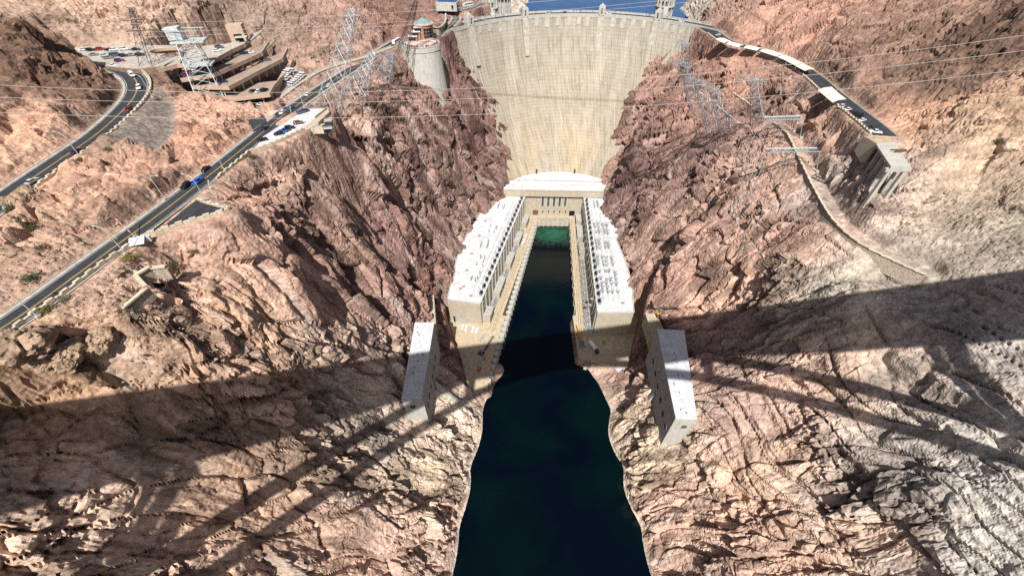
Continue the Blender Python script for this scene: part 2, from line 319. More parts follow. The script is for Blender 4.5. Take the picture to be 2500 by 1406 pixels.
def base_height(x, y):
    """height before the rock relief, and how much relief is allowed (0 on roads and pads)"""
    z = bilin(GZ, GX, GY, x, y); rock = np.ones(x.shape)
    for pl, a, r in SHAPES:
        d, _ = seg_dist(x, y, pl); z = z + a * np.exp(-(d / r) ** 2)
    for pl, hw, bl in FLAT_LINES:
        d, zz = seg_dist(x, y, pl); k = 1 - sstep(hw, hw + bl, d)
        z = z * (1 - k) + (zz - .25) * k; rock = np.minimum(rock, sstep(hw, hw + bl * 1.6, d))
    for pl, zz, bl, mg in FLAT_POLY:
        d = poly_dist(x, y, pl) - mg; k = 1 - sstep(0, bl, d)
        z = z * (1 - k) + zz * k; rock = np.minimum(rock, sstep(0, bl * 1.5, d))
    rock = np.minimum(rock, .12 + .88 * sstep(-3, 3, poly_dist(x, y, GRAVEL)))
    return z, rock
# ------------------------------------------------------------------ ground: rock mesh
def lines(knots):
    out = [knots[0][0]]
    for (a, s0), (b, s1) in zip(knots[:-1], knots[1:]):
        n = max(1, int(round((b - a) / ((s0 + s1) / 2)))); t = np.linspace(0, 1, n + 1)[1:]
        k = (s1 - s0) / (s1 + s0); out.extend(a + (b - a) * (t + k * (t * t - t)))
    return np.array(out)
XS = lines([(-470, 6), (-340, 2.2), (-250, 1.2), (-190, .8), (-140, .55), (-125, .46), (-25, .46), (0, 2.5), (50, 2.5), (72, .5), (170, .5), (205, .75), (260, 1.2), (350, 2.6), (510, 7)])
YS = lines([(-50, 3), (8, 1.0), (25, .5), (110, .56), (220, .72), (330, .95), (430, 1.2), (520, 2.2), (700, 4), (1060, 9)])
gx, gy = np.meshgrid(XS, YS); x = gx.ravel(); y = gy.ravel()
z, rock = base_height(x, y)
Zg = z.reshape(gx.shape)
nx = -np.gradient(Zg, axis=1) / np.gradient(gx, axis=1); ny = -np.gradient(Zg, axis=0) / np.gradient(gy, axis=0)
for _ in range(4):                              # smooth the normals used for displacement
    for a in (nx, ny):
        a[1:-1, 1:-1] = (a[1:-1, 1:-1] * 2 + a[:-2, 1:-1] + a[2:, 1:-1] + a[1:-1, :-2] + a[1:-1, 2:]) / 6
ln = np.sqrt(nx ** 2 + ny ** 2 + 1); nx = (nx / ln).ravel(); ny = (ny / ln).ravel(); nz = (1 / ln).ravel()
steep = sstep(.75, .45, nz)                     # 1 on cliffs
# relief, strongest on the cliffs
wx = x + 4 * perlin(x / 31, y / 31, z / 31, 3); wy = y + 4 * perlin(x / 31, y / 31, z / 31, 4); wz = z + 4 * perlin(x / 31, y / 31, z / 31, 5)
big = fbm(wx / 70, wy / 70, wz / 70, 3, 11) * 4.0
ax_ = np.abs(wx - 25); dwn = .88 * wz + .47 * ax_; nrm_ = .88 * ax_ - .47 * wz        # down the slope, into the slope
dip = dwn
rib = ridged(wy / 19 + .12 * ax_ / 19, dwn / 80, .5 + 0 * x, 3, 21)
rib2 = ridged(wy / 7 + .15 * ax_ / 7, dwn / 36, .5 + 0 * x, 2, 23)
rib3 = ridged(wy / 2.6, dwn / 16, .5 + 0 * x, 2, 25)
f_a, e_a, r_a = facets(wy / 13 + .25 * dwn / 13, dwn / 30, nrm_ / 14, 41, 1.7)
f_b, e_b, r_b = facets((wy + 2 * f_a) / 4.6 + .2 * dwn / 4.6, dwn / 10, (nrm_ + 2 * f_a) / 5.5, 42, 1.6)
f_c, e_c, r_c = facets(wy / 1.9, dwn / 3.6, nrm_ / 2.4, 43, 1.5)
f_a = f_a * sstep(0, .035, e_a); f_b = f_b * sstep(0, .04, e_b)      # blocks fall off into their joints
fine = fbm(wx / 2.2, wy / 1.8, wz / 2.4, 3, 51, .6)
crag = ridged(wx / 11, wy / 11, wz / 14, 4, 57)
gentle = 1 - steep
calm = sstep(.1, .55, perlin(x / 60, y / 60, z / 60, 77))      # some slopes are scree and dust
amp = 0.62 + .38 * steep
hill = sstep(-196, -212, x) * sstep(285, 268, y)                 # craggy dark hill inside the bend
plain = sstep(138, 160, x) * sstep(168, 148, y)                  # smoother grey slope on the right
amp = np.maximum(amp, hill) * (1 - .72 * plain); gentle = gentle * (1 - .5 * plain)
calm = calm * (1 - hill)
scree = np.clip(gentle * calm, 0, 1)
lay = sstep(135, 105, y) * sstep(92, 108, x)                    # slanting ledges low on the right
led = ridged((.97 * wx + .25 * wy) / 9, (.25 * wx - .97 * wy) / 60, wz / 80, 3, 29)
cre = np.exp(-(np.abs(perlin((.97 * wx + .25 * wy) / 6.5, (.25 * wx - .97 * wy) / 45, wz / 60, 33)) / .05) ** 2)
rough = .35 + 1.1 * sstep(-.35, .4, perlin(wx / 34, wy / 34, wz / 40, 35))       # smooth slabs next to shattered rock
disp = big * (.4 + .6 * steep) * (1 - .6 * plain) + (1.5 * rib + .7 * rib2 + .25 * rib3) * steep * (1 - .8 * lay) + (3.2 * led - 2.6 * cre) * lay + amp * (1 - .5 * scree) * (4.6 * f_a + rough * (2.8 * f_b + .85 * f_c)) + (.16 + .16 * rough) * fine + (1.0 + 1.6 * hill) * crag * gentle * (1 - .6 * scree)
disp -= (1 - .7 * scree) * (2.2 * np.exp(-(e_a / .05) ** 2) + 1.2 * rough * np.exp(-(e_b / .07) ** 2)) * amp
pebble = np.clip(f_c - .15, 0, 1) * scree * .5
disp += pebble
under = sstep(9, -1, z)                          # smooth below the water line
disp *= rock * (1 - under)
x2 = x + nx * disp; y2 = y + ny * disp; z2 = z + nz * disp
nxv, nyv = len(XS), len(YS)
idx = np.arange(nxv * nyv).reshape(nyv, nxv)
quads = np.stack([idx[:-1, :-1], idx[:-1, 1:], idx[1:, 1:], idx[1:, :-1]], -1).reshape(-1, 4)
me = bpy.data.meshes.new('canyon_terrain')
me.vertices.add(len(x)); me.vertices.foreach_set('co', np.column_stack([x2, y2, z2]).astype(np.float32).ravel())
me.loops.add(quads.size); me.loops.foreach_set('vertex_index', quads.astype(np.int32).ravel())
me.polygons.add(len(quads)); me.polygons.foreach_set('loop_start', (np.arange(len(quads)) * 4).astype(np.int32)); me.polygons.foreach_set('loop_total', np.full(len(quads), 4, np.int32))
me.update(calc_edges=True)
me.polygons.foreach_set('use_smooth', np.zeros(len(quads), bool))
# height lookup for everything that stands on the ground
HX = np.arange(-460, 500, 1.0); HY = np.arange(-40, 1000, 1.0)
def _idx(a, v): return np.clip(np.searchsorted(a, v) - 1, 0, len(a) - 2)
Z2g = z2.reshape(gx.shape)
def ground_z(X, Y):
    i = int(_idx(XS, X)); j = int(_idx(YS, Y)); u = (X - XS[i]) / (XS[i + 1] - XS[i]); v = (Y - YS[j]) / (YS[j + 1] - YS[j])
    return float((Z2g[j, i] * (1 - u) + Z2g[j, i + 1] * u) * (1 - v) + (Z2g[j + 1, i] * (1 - u) + Z2g[j + 1, i + 1] * u) * v)
def on_ground(px, py):
    """ground point seen at px, py"""
    u = 703.0 - py; d = Vector((px - 1250.0, FPX * CP_ + u * SP_, -FPX * SP_ + u * CP_)).normalized(); t = 60.0
    t = 110.0
    while t < 1000:
        p = Vector((0, 0, CAM_H)) + d * t
        if p.z < ground_z(p.x, p.y): break
        t += 2.0
    for k in range(6): t -= .33; q = Vector((0, 0, CAM_H)) + d * t; p = q if q.z < ground_z(q.x, q.y) else p
    return Vector((p.x, p.y, ground_z(p.x, p.y)))
# rock colours surveyed over the canyon (as they look in full sun)
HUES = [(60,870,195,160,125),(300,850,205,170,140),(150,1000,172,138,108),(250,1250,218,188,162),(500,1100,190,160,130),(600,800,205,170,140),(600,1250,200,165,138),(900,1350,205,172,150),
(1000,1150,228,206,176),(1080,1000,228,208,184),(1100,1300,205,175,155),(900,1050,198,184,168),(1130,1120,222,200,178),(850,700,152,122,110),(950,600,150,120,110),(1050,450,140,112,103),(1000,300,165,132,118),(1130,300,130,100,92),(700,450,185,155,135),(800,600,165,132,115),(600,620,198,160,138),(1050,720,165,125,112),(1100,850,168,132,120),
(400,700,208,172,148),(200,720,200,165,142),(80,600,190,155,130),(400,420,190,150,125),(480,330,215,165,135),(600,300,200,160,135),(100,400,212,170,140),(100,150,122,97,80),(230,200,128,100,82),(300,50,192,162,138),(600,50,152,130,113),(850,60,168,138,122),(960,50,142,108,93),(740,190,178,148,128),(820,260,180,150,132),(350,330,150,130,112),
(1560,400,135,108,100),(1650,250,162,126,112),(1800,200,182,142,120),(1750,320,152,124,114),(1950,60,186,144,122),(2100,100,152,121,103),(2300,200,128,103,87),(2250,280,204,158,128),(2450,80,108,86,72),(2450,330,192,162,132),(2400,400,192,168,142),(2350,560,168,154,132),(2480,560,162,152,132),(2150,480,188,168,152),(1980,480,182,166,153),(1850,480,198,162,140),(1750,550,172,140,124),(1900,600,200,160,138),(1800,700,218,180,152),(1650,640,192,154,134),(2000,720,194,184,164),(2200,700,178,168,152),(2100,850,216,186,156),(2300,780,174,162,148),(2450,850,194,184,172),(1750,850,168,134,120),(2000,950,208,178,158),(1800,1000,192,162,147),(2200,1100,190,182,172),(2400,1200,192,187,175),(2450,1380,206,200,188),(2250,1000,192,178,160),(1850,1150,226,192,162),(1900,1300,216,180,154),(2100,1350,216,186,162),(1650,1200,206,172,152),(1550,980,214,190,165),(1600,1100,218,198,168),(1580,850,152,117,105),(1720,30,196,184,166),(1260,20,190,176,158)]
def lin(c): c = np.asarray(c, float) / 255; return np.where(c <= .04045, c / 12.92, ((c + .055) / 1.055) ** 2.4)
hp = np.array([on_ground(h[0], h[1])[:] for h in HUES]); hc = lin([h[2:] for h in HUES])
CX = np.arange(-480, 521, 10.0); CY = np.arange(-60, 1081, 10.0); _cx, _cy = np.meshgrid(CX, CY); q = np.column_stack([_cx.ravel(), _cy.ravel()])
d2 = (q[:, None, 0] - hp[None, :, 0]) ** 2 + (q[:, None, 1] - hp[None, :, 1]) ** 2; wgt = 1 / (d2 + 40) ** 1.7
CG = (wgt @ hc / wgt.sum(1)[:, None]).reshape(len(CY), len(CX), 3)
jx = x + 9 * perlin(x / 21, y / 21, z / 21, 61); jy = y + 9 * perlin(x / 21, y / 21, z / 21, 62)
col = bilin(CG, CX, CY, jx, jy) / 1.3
tone = 1 + .34 * (r_a - .5) + .3 * (r_b - .5) + .2 * (r_c - .5) + .16 * perlin(wx / 9, wy / 9, dip / 30, 71)
col = col * tone[:, None]
varnish = np.maximum(sstep(.15, .5, fbm(wx / 26, wy / 13, wz / 40, 3, 81)), sstep(.1, .5, fbm(wy / 5, dwn / 45, nrm_ / 18, 3, 83))) * (.35 + .5 * steep)     # dark desert varnish
col = col * (1 - .6 * varnish[:, None] * np.array([.97, 1, 1.0]))
pale = sstep(.22, .55, perlin(wy / 5 + 3, dip / 50, x * 0, 91)) * .5 * steep               # pale seepage streaks
col = col * (1 - pale[:, None]) + pale[:, None] * np.array([.46, .38, .31])
red = sstep(.25, .6, perlin(wx / 16, wy / 16, wz / 16, 95)) * .12
col = col * (1 - red[:, None] * np.array([.0, .22, .34]))
grav = sstep(1.5, -1.5, poly_dist(x, y, GRAVEL))[:, None]; col = col * (1 - grav) + grav * np.array([.19, .155, .125]) * (.8 + .4 * r_c[:, None])
lum = col @ np.array([.3, .55, .15]); col = lum[:, None] + (col - lum[:, None]) * .92
ring = (sstep(2.0, .6, z) * sstep(170, 150, y))[:, None]; col = col * (1 - .5 * ring) + .5 * ring * np.array([.60, .56, .48])      # bleached band at the water line
col = np.clip(col * 1.12 * np.array([1, .99, 1.01]), .015, .75)
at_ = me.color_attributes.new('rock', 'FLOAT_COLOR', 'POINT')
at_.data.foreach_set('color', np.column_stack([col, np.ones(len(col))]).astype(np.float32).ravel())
def rock_material():
    m = bpy.data.materials.new('canyon_rock'); m.use_nodes = True; nt = m.node_tree; N = nt.nodes; L = nt.links; b = N['Principled BSDF']
    b.inputs['Roughness'].default_value = .92; b.inputs['Specular IOR Level'].default_value = .12
    va = N.new('ShaderNodeVertexColor'); va.layer_name = 'rock'; g = N.new('ShaderNodeNewGeometry')
    def noise(s, det=8, rough=.65):
        n = N.new('ShaderNodeTexNoise'); n.inputs['Scale'].default_value = s; n.inputs['Detail'].default_value = det; n.inputs['Roughness'].default_value = rough
        L.new(g.outputs['Position'], n.inputs['Vector']); return n
    n1 = noise(.55); r1 = N.new('ShaderNodeMapRange'); r1.inputs[1].default_value = .28; r1.inputs[2].default_value = .72; r1.inputs[3].default_value = .55; r1.inputs[4].default_value = 1.42; L.new(n1.outputs[0], r1.inputs[0])
    mu = N.new('ShaderNodeVectorMath'); mu.operation = 'SCALE'; L.new(va.outputs[0], mu.inputs[0]); L.new(r1.outputs[0], mu.inputs['Scale'])
    n2 = noise(2.2, 4); r2 = N.new('ShaderNodeMapRange'); r2.inputs[1].default_value = .56; r2.inputs[2].default_value = .74; r2.inputs[4].default_value = .6; L.new(n2.outputs[0], r2.inputs[0])
    mx = N.new('ShaderNodeMix'); mx.data_type = 'RGBA'; mx.inputs[7].default_value = (.07, .055, .042, 1); L.new(r2.outputs[0], mx.inputs[0]); L.new(mu.outputs[0], mx.inputs[6])
    L.new(mx.outputs[2], b.inputs['Base Color'])
    nb = noise(.3, 11, .62); nb.noise_type = 'RIDGED_MULTIFRACTAL'; nb.inputs['Lacunarity'].default_value = 2.15; nb.inputs['Gain'].default_value = 1.6; b1 = N.new('ShaderNodeBump'); b1.inputs['Strength'].default_value = .8; b1.inputs['Distance'].default_value = .9; L.new(nb.outputs[0], b1.inputs['Height'])
    nc = noise(1.1, 8, .75); b0 = N.new('ShaderNodeBump'); b0.inputs['Strength'].default_value = .7; b0.inputs['Distance'].default_value = .6; L.new(nc.outputs[0], b0.inputs['Height']); L.new(b1.outputs[0], b0.inputs['Normal'])
    vo = N.new('ShaderNodeTexVoronoi'); vo.inputs['Scale'].default_value = .75; L.new(g.outputs['Position'], vo.inputs['Vector'])
    b2 = N.new('ShaderNodeBump'); b2.inputs['Strength'].default_value = .5; b2.inputs['Distance'].default_value = .6; L.new(vo.outputs[0], b2.inputs['Height']); L.new(b0.outputs[0], b2.inputs['Normal'])
    L.new(b2.outputs[0], b.inputs['Normal']); return m
M_ROCK = rock_material(); me.materials.append(M_ROCK)
terrain = bpy.data.objects.new('canyon_terrain', me); COL.objects.link(terrain)
tag(terrain, 'pink and brown rock of the canyon walls, shelves and hills', kind='structure')

# ------------------------------------------------------------------ water
def water_material(name, deep, green, aerated=None, gloss=.08):
    m = bpy.data.materials.new(name); m.use_nodes = True; nt = m.node_tree; N = nt.nodes; L = nt.links; b = N['Principled BSDF']
    b.inputs['Roughness'].default_value = gloss; b.inputs['IOR'].default_value = 1.33
    g = N.new('ShaderNodeNewGeometry'); n = N.new('ShaderNodeTexNoise'); n.inputs['Scale'].default_value = .022; n.inputs['Detail'].default_value = 4; n.inputs['Distortion'].default_value = .6; L.new(g.outputs['Position'], n.inputs['Vector'])
    def rng(s, a, b_, c_=0.0, d_=1.0):
        r = N.new('ShaderNodeMapRange'); r.inputs[1].default_value = a; r.inputs[2].default_value = b_; r.inputs[3].default_value = c_; r.inputs[4].default_value = d_; L.new(s, r.inputs[0]); return r.outputs[0]
    mx = N.new('ShaderNodeMix'); mx.data_type = 'RGBA'; mx.inputs[6].default_value = (*deep, 1); mx.inputs[7].default_value = (*green, 1); L.new(rng(n.outputs[0], .42, .66), mx.inputs[0]); out = mx.outputs[2]
    if aerated:                                           # churned pale green water where the turbines discharge
        (cx, cy, rx, ry), colr = aerated; mp = N.new('ShaderNodeMapping'); mp.vector_type = 'TEXTURE'; mp.inputs['Location'].default_value = (cx, cy, 0); mp.inputs['Scale'].default_value = (rx, ry, 1e3); L.new(g.outputs['Position'], mp.inputs[0])
        ln = N.new('ShaderNodeVectorMath'); ln.operation = 'LENGTH'; L.new(mp.outputs[0], ln.inputs[0]); n3 = N.new('ShaderNodeTexNoise'); n3.inputs['Scale'].default_value = .16; n3.inputs['Detail'].default_value = 7; n3.inputs['Roughness'].default_value = .7; n3.inputs['Distortion'].default_value = 1.2; L.new(g.outputs['Position'], n3.inputs['Vector'])
        ad = N.new('ShaderNodeMath'); ad.operation = 'SUBTRACT'; L.new(rng(n3.outputs[0], .3, .7), ad.inputs[0]); L.new(ln.outputs['Value'], ad.inputs[1])
        m2 = N.new('ShaderNodeMix'); m2.data_type = 'RGBA'; m2.inputs[7].default_value = (*colr, 1); L.new(rng(ad.outputs[0], -.75, .4), m2.inputs[0]); L.new(out, m2.inputs[6]); out = m2.outputs[2]
    L.new(out, b.inputs['Base Color'])
    n2 = N.new('ShaderNodeTexNoise'); n2.inputs['Scale'].default_value = .45; n2.inputs['Detail'].default_value = 6; L.new(g.outputs['Position'], n2.inputs['Vector'])
    bp = N.new('ShaderNodeBump'); bp.inputs['Strength'].default_value = .35; bp.inputs['Distance'].default_value = .25; L.new(n2.outputs[0], bp.inputs['Height']); L.new(bp.outputs[0], b.inputs['Normal'])
    return m
river = MB().add([(-110, -60, 0), (140, -60, 0), (140, 425, 0), (-110, 425, 0)], [(0, 1, 2, 3)]).build('river_water', water_material('river_green', (.0003, .0016, .0045), (.0004, .0055, .0048), ((46, 361, 24, 17), (.012, .085, .05))))
tag(river, 'dark green river water between the canyon walls', kind='structure')
lake = MB().add([(-120, 482, 129), (520, 482, 129), (560, 1400, 129), (-250, 1400, 129)], [(0, 1, 2, 3)]).build('lake_water', water_material('lake_blue', (.012, .05, .15), (.02, .08, .21), None, .15))
tag(lake, 'blue lake water held behind the dam', kind='structure')
# ------------------------------------------------------------------ materials
M = {}
M['asphalt'] = mat('asphalt', (.035, .037, .042), .9, var=.18, scale=.25, bump=.1)
M['asphalt_old'] = mat('asphalt_old', (.075, .077, .08), .9, var=.15, scale=.2)
M['shoulder'] = mat('shoulder', (.40, .36, .31), .9, var=.16, scale=.5)
M['yellow'] = mat('yellow_paint', (.42, .30, .10), .7, var=.1)
M['white_line'] = mat('white_road_paint', (.45, .44, .42), .7, var=.15)
M['wall_stone'] = mat('wall_stone', (.52, .44, .33), .85, var=.14, scale=1.5, bump=.3, obj_var=.12)
M['rubble'] = mat('rubble_masonry', (.33, .27, .21), .9, var=.3, scale=2.2, bump=.6, bscale=2.0)
M['concrete'] = mat('concrete', (.41, .36, .275), .85, var=.08, scale=.35, streak=.25, stain=(.36, .25, .13))
M['pale_concrete'] = mat('pale_concrete', (.43, .415, .37), .85, var=.07, scale=.4, streak=.15)
M['grey_concrete'] = mat('grey_concrete', (.38, .37, .34), .85, var=.1, scale=.4, streak=.2)
M['deck_concrete'] = mat('deck_concrete', (.44, .36, .25), .85, var=.12, scale=.3)
M['white_roof'] = mat('white_roof', (.56, .57, .575), .75, var=.09, scale=.3, stain=(.47, .45, .42))
def add_seams(m, bw, rh, dark):
    nt = m.node_tree; N = nt.nodes; L = nt.links; b = N['Principled BSDF']; src = b.inputs['Base Color'].links[0].from_socket; g = N.new('ShaderNodeNewGeometry'); br = N.new('ShaderNodeTexBrick'); br.offset = .37
    br.inputs['Scale'].default_value = 1; br.inputs['Brick Width'].default_value = bw; br.inputs['Row Height'].default_value = rh; br.inputs['Mortar Size'].default_value = .07; br.inputs['Mortar'].default_value = (dark, dark, dark, 1); br.inputs['Color1'].default_value = (1, 1, 1, 1); br.inputs['Color2'].default_value = (.9, .9, .91, 1); L.new(g.outputs['Position'], br.inputs['Vector'])
    mu = N.new('ShaderNodeMix'); mu.data_type = 'RGBA'; mu.blend_type = 'MULTIPLY'; mu.inputs[0].default_value = 1; L.new(src, mu.inputs[6]); L.new(br.outputs[0], mu.inputs[7]); L.new(mu.outputs[2], b.inputs['Base Color'])
add_seams(M['white_roof'], 9.0, 5.0, .6)
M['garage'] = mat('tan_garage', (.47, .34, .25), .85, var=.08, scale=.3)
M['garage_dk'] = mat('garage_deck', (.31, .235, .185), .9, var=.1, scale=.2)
M['steel'] = mat('galvanised_steel', (.42, .45, .46), .55, .35, var=.08, spec=.4)
M['pale_steel'] = mat('pale_steel', (.50, .55, .55), .5, .15, var=.06)
M['dark_steel'] = mat('dark_steel', (.055, .055, .055), .6, .3)
M['rust'] = mat('rusty_steel', (.16, .085, .05), .85, .1, var=.3)
M['glass'] = mat('dark_glass', (.012, .016, .02), .12, spec=.6, var=.02)
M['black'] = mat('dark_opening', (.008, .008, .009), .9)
M['rail'] = mat('rail_steel', (.16, .11, .07), .6, .4)
M['insul'] = mat('insulator_grey', (.24, .25, .26), .45, .1)
M['tan_roof'] = mat('cream_sheet_roof', (.72, .63, .52), .6, var=.04)
M['copper'] = mat('green_copper', (.17, .27, .24), .7, var=.1)
M['brick'] = mat('orange_brick', (.33, .18, .12), .85, var=.1)
M['blue_roof'] = mat('blue_roof', (.035, .075, .19), .6)
M['terrace'] = mat('pink_terrace', (.55, .42, .36), .85)
M['wire'] = mat('bright_wire', (.52, .48, .43), .45, .2)
M['wire_dk'] = mat('brown_cable', (.20, .14, .11), .7)
M['yellow_plant'] = mat('machine_yellow', (.55, .32, .04), .6)
M['orange_plant'] = mat('machine_orange', (.55, .10, .02), .55)
M['rubber'] = mat('rubber', (.015, .015, .015), .8)
M['rim'] = mat('wheel_rim', (.35, .35, .36), .4, .6)
M['bush'] = mat('shrub_leaf', (.10, .11, .045), .8, var=.3, scale=1.5)
M['bush_y'] = mat('shrub_leaf_yellow', (.22, .19, .04), .8, var=.25, scale=1.5)
M['bush_g'] = mat('shrub_leaf_grey', (.20, .19, .13), .85, var=.2, scale=1.5)
M['twig'] = mat('twig', (.14, .10, .07), .9)
M['signred'] = mat('barrier_red', (.45, .05, .04), .6)
M['signyellow'] = mat('sign_yellow', (.75, .50, .02), .6)

M['dam_trim'] = mat('dam_trim', (.40, .38, .325), .88, var=.12, scale=.3, streak=.5, stain=(.22, .18, .13))
def dam_material():
    m = bpy.data.materials.new('dam_concrete'); m.use_nodes = True; nt = m.node_tree; N = nt.nodes; L = nt.links; b = N['Principled BSDF']; b.inputs['Roughness'].default_value = .88; b.inputs['Specular IOR Level'].default_value = .2
    g = N.new('ShaderNodeNewGeometry'); oi = N.new('ShaderNodeObjectInfo'); uv = N.new('ShaderNodeUVMap'); uv.uv_map = 'face'
    def rng(s, a, b_, c, d):
        r = N.new('ShaderNodeMapRange'); r.inputs[1].default_value = a; r.inputs[2].default_value = b_; r.inputs[3].default_value = c; r.inputs[4].default_value = d; L.new(s, r.inputs[0]); return r.outputs[0]
    def mixc(fac, a, c):
        x_ = N.new('ShaderNodeMix'); x_.data_type = 'RGBA'; L.new(fac, x_.inputs[0])
        if isinstance(a, tuple): x_.inputs[6].default_value = (*a, 1)
        else: L.new(a, x_.inputs[6])
        if isinstance(c, tuple): x_.inputs[7].default_value = (*c, 1)
        else: L.new(c, x_.inputs[7])
        return x_.outputs[2]
    sep = N.new('ShaderNodeSeparateXYZ'); L.new(g.outputs['Position'], sep.inputs[0])
    nb = N.new('ShaderNodeTexNoise'); nb.inputs['Scale'].default_value = .035; nb.inputs['Detail'].default_value = 4; L.new(g.outputs['Position'], nb.inputs['Vector'])
    base = mixc(rng(sep.outputs['Z'], 60, 165, 0, 1), (.46, .37, .25), (.425, .395, .325))
    base = mixc(rng(nb.outputs[0], .35, .65, 0, 1), base, (.385, .345, .275))
    # concrete lifts and form panels: bricks in face coordinates (metres along the arch, metres of height)
    br = N.new('ShaderNodeTexBrick'); br.offset = 0.0; br.inputs['Scale'].default_value = 1.0; br.inputs['Brick Width'].default_value = 4.1; br.inputs['Row Height'].default_value = 3.0; br.inputs['Mortar Size'].default_value = .2; br.inputs['Mortar Smooth'].default_value = .4
    br.inputs['Color1'].default_value = (1, 1, 1, 1); br.inputs['Color2'].default_value = (.82, .82, .82, 1); br.inputs['Mortar'].default_value = (.72, .70, .66, 1); L.new(uv.outputs[0], br.inputs['Vector'])
    nf = N.new('ShaderNodeTexNoise'); nf.inputs['Scale'].default_value = .12; nf.inputs['Detail'].default_value = 3; L.new(uv.outputs[0], nf.inputs['Vector'])
    lif = mixc(rng(nf.outputs[0], .4, .62, .25, 1), (1., 1., 1.), br.outputs[0])
    mul = N.new('ShaderNodeMix'); mul.data_type = 'RGBA'; mul.blend_type = 'MULTIPLY'; mul.inputs[0].default_value = 1; L.new(base, mul.inputs[6]); L.new(lif, mul.inputs[7]); out = mul.outputs[2]
    # rain streaks: noise stretched down the face
    mp = N.new('ShaderNodeMapping'); mp.inputs['Scale'].default_value = (.75, .03, 1); L.new(uv.outputs[0], mp.inputs[0])
    n2 = N.new('ShaderNodeTexNoise'); n2.inputs['Scale'].default_value = 1.0; n2.inputs['Detail'].default_value = 6; n2.inputs['Roughness'].default_value = .7; L.new(mp.outputs[0], n2.inputs['Vector'])
    out = mixc(rng(n2.outputs[0], .49, .66, 0, .8), out, (.20, .15, .10))
    mp3 = N.new('ShaderNodeMapping'); mp3.inputs['Scale'].default_value = (.5, .018, 1); mp3.inputs['Location'].default_value = (31, 7, 0); L.new(uv.outputs[0], mp3.inputs[0])
    n3 = N.new('ShaderNodeTexNoise'); n3.inputs['Scale'].default_value = 1.0; n3.inputs['Detail'].default_value = 5; L.new(mp3.outputs[0], n3.inputs['Vector'])
    out = mixc(rng(n3.outputs[0], .58, .74, 0, .6), out, (.62, .58, .50))
    hs = N.new('ShaderNodeHueSaturation'); L.new(rng(oi.outputs['Random'], 0, 1, .84, 1.0), hs.inputs['Value']); L.new(out, hs.inputs['Color']); L.new(hs.outputs[0], b.inputs['Base Color'])
    bp = N.new('ShaderNodeBump'); bp.inputs['Strength'].default_value = .5; bp.inputs['Distance'].default_value = .25; L.new(br.outputs['Fac'], bp.inputs['Height']); bp.invert = True; L.new(bp.outputs[0], b.inputs['Normal'])
    return m
M['dam'] = dam_material()

# ------------------------------------------------------------------ dam
def dam_pt(phi, z, off=0.0):
    cx, cy = DAM_C(z); r = dam_r(z) - off            # off > 0 stands proud (towards the river)
    return Vector((cx + r * math.cos(phi), cy + r * math.sin(phi), z))
dam = empty('dam', (63, 470, 0), 0, 'tall curved pale concrete arch dam wall closing the canyon', 'dam')
def part(mb, name, m, parent, smooth=False):
    o = mb.build(name, m, parent, smooth=smooth); o.matrix_parent_inverse = Matrix.Translation(parent.location).inverted() if parent.rotation_euler.z == 0 else (Matrix.Translation(parent.location) @ Matrix.Rotation(parent.rotation_euler.z, 4, 'Z')).inverted()
    return o
NCOL = 26; rnd = random.Random(5)
zs = [180 - 156 * (i / 44) for i in range(45)]
for k in range(NCOL):
    a0 = lerp(CREST_L + R(6), CREST_R - R(8), k / NCOL); a1 = lerp(CREST_L + R(6), CREST_R - R(8), (k + 1) / NCOL)
    off = rnd.uniform(-.08, .16); vs_ = []; uvs = []; us = (0.0, .02, .35, .65, .98, 1.0); os_ = (-.2, off, off, off, off, -.2)
    for zz in zs:
        for t, o_ in zip(us, os_):
            ph = lerp(a0, a1, t); vs_.append(dam_pt(ph, zz, o_)); uvs.append(((lerp(k, k + 1, t)) * 12.3 * (.45 + .55 * dam_r(zz) / 139.5), zz))
    n = len(us); fs_ = [(i * n + j, (i + 1) * n + j, (i + 1) * n + j + 1, i * n + j + 1) for i in range(len(zs) - 1) for j in range(n - 1)]
    mb = MB(); mb.add(vs_, fs_); o = part(mb, 'face_column', M['dam'], dam)
    ul = o.data.uv_layers.new(name='face')
    for lp in o.data.loops: ul.data[lp.index].uv = uvs[lp.vertex_index]
def arc_strip(a0, a1, z, r0, r1, n=60, zlo=None):
    """flat ring (or solid ring when zlo is given) along the crest; r measured upstream from the face"""
    mb = MB(); pa = [lerp(a0, a1, i / n) for i in range(n + 1)]
    p = lambda ph, rr, zz: Vector((63 + (139.5 + rr) * math.cos(ph), 340.5 + (139.5 + rr) * math.sin(ph), zz))
    if zlo is None: return mb.strip([p(a, r0, z) for a in pa], [p(a, r1, z) for a in pa])
    for q, w_ in zip(pa[:-1], pa[1:]):
        vs_ = [p(q, r0, zlo), p(q, r1, zlo), p(w_, r1, zlo), p(w_, r0, zlo), p(q, r0, z), p(q, r1, z), p(w_, r1, z), p(w_, r0, z)]
        mb.add(vs_, [(3, 2, 1, 0), (4, 5, 6, 7), (0, 1, 5, 4), (1, 2, 6, 5), (2, 3, 7, 6), (3, 0, 4, 7)])
    return mb
cl, cr = CREST_L + R(3), CREST_R - R(6)
part(arc_strip(cl, cr, 180.0, -.4, 14.4, 70, 174), 'crest', M['pale_concrete'], dam)
part(arc_strip(cl, cr, 181.2, -.7, -.1, 70, 178.2), 'parapet', M['pale_concrete'], dam)
part(arc_strip(cl, cr, 181.3, 13.6, 14.6, 70, 176), 'parapet', M['grey_concrete'], dam)
part(arc_strip(cl, cr, 180.02, 2.6, 11.6), 'roadway', M['asphalt'], dam)
part(arc_strip(cl, cr, 180.03, 7.0, 7.2), 'centre_line', M['yellow'], dam)
up = MB(); n_ = 40
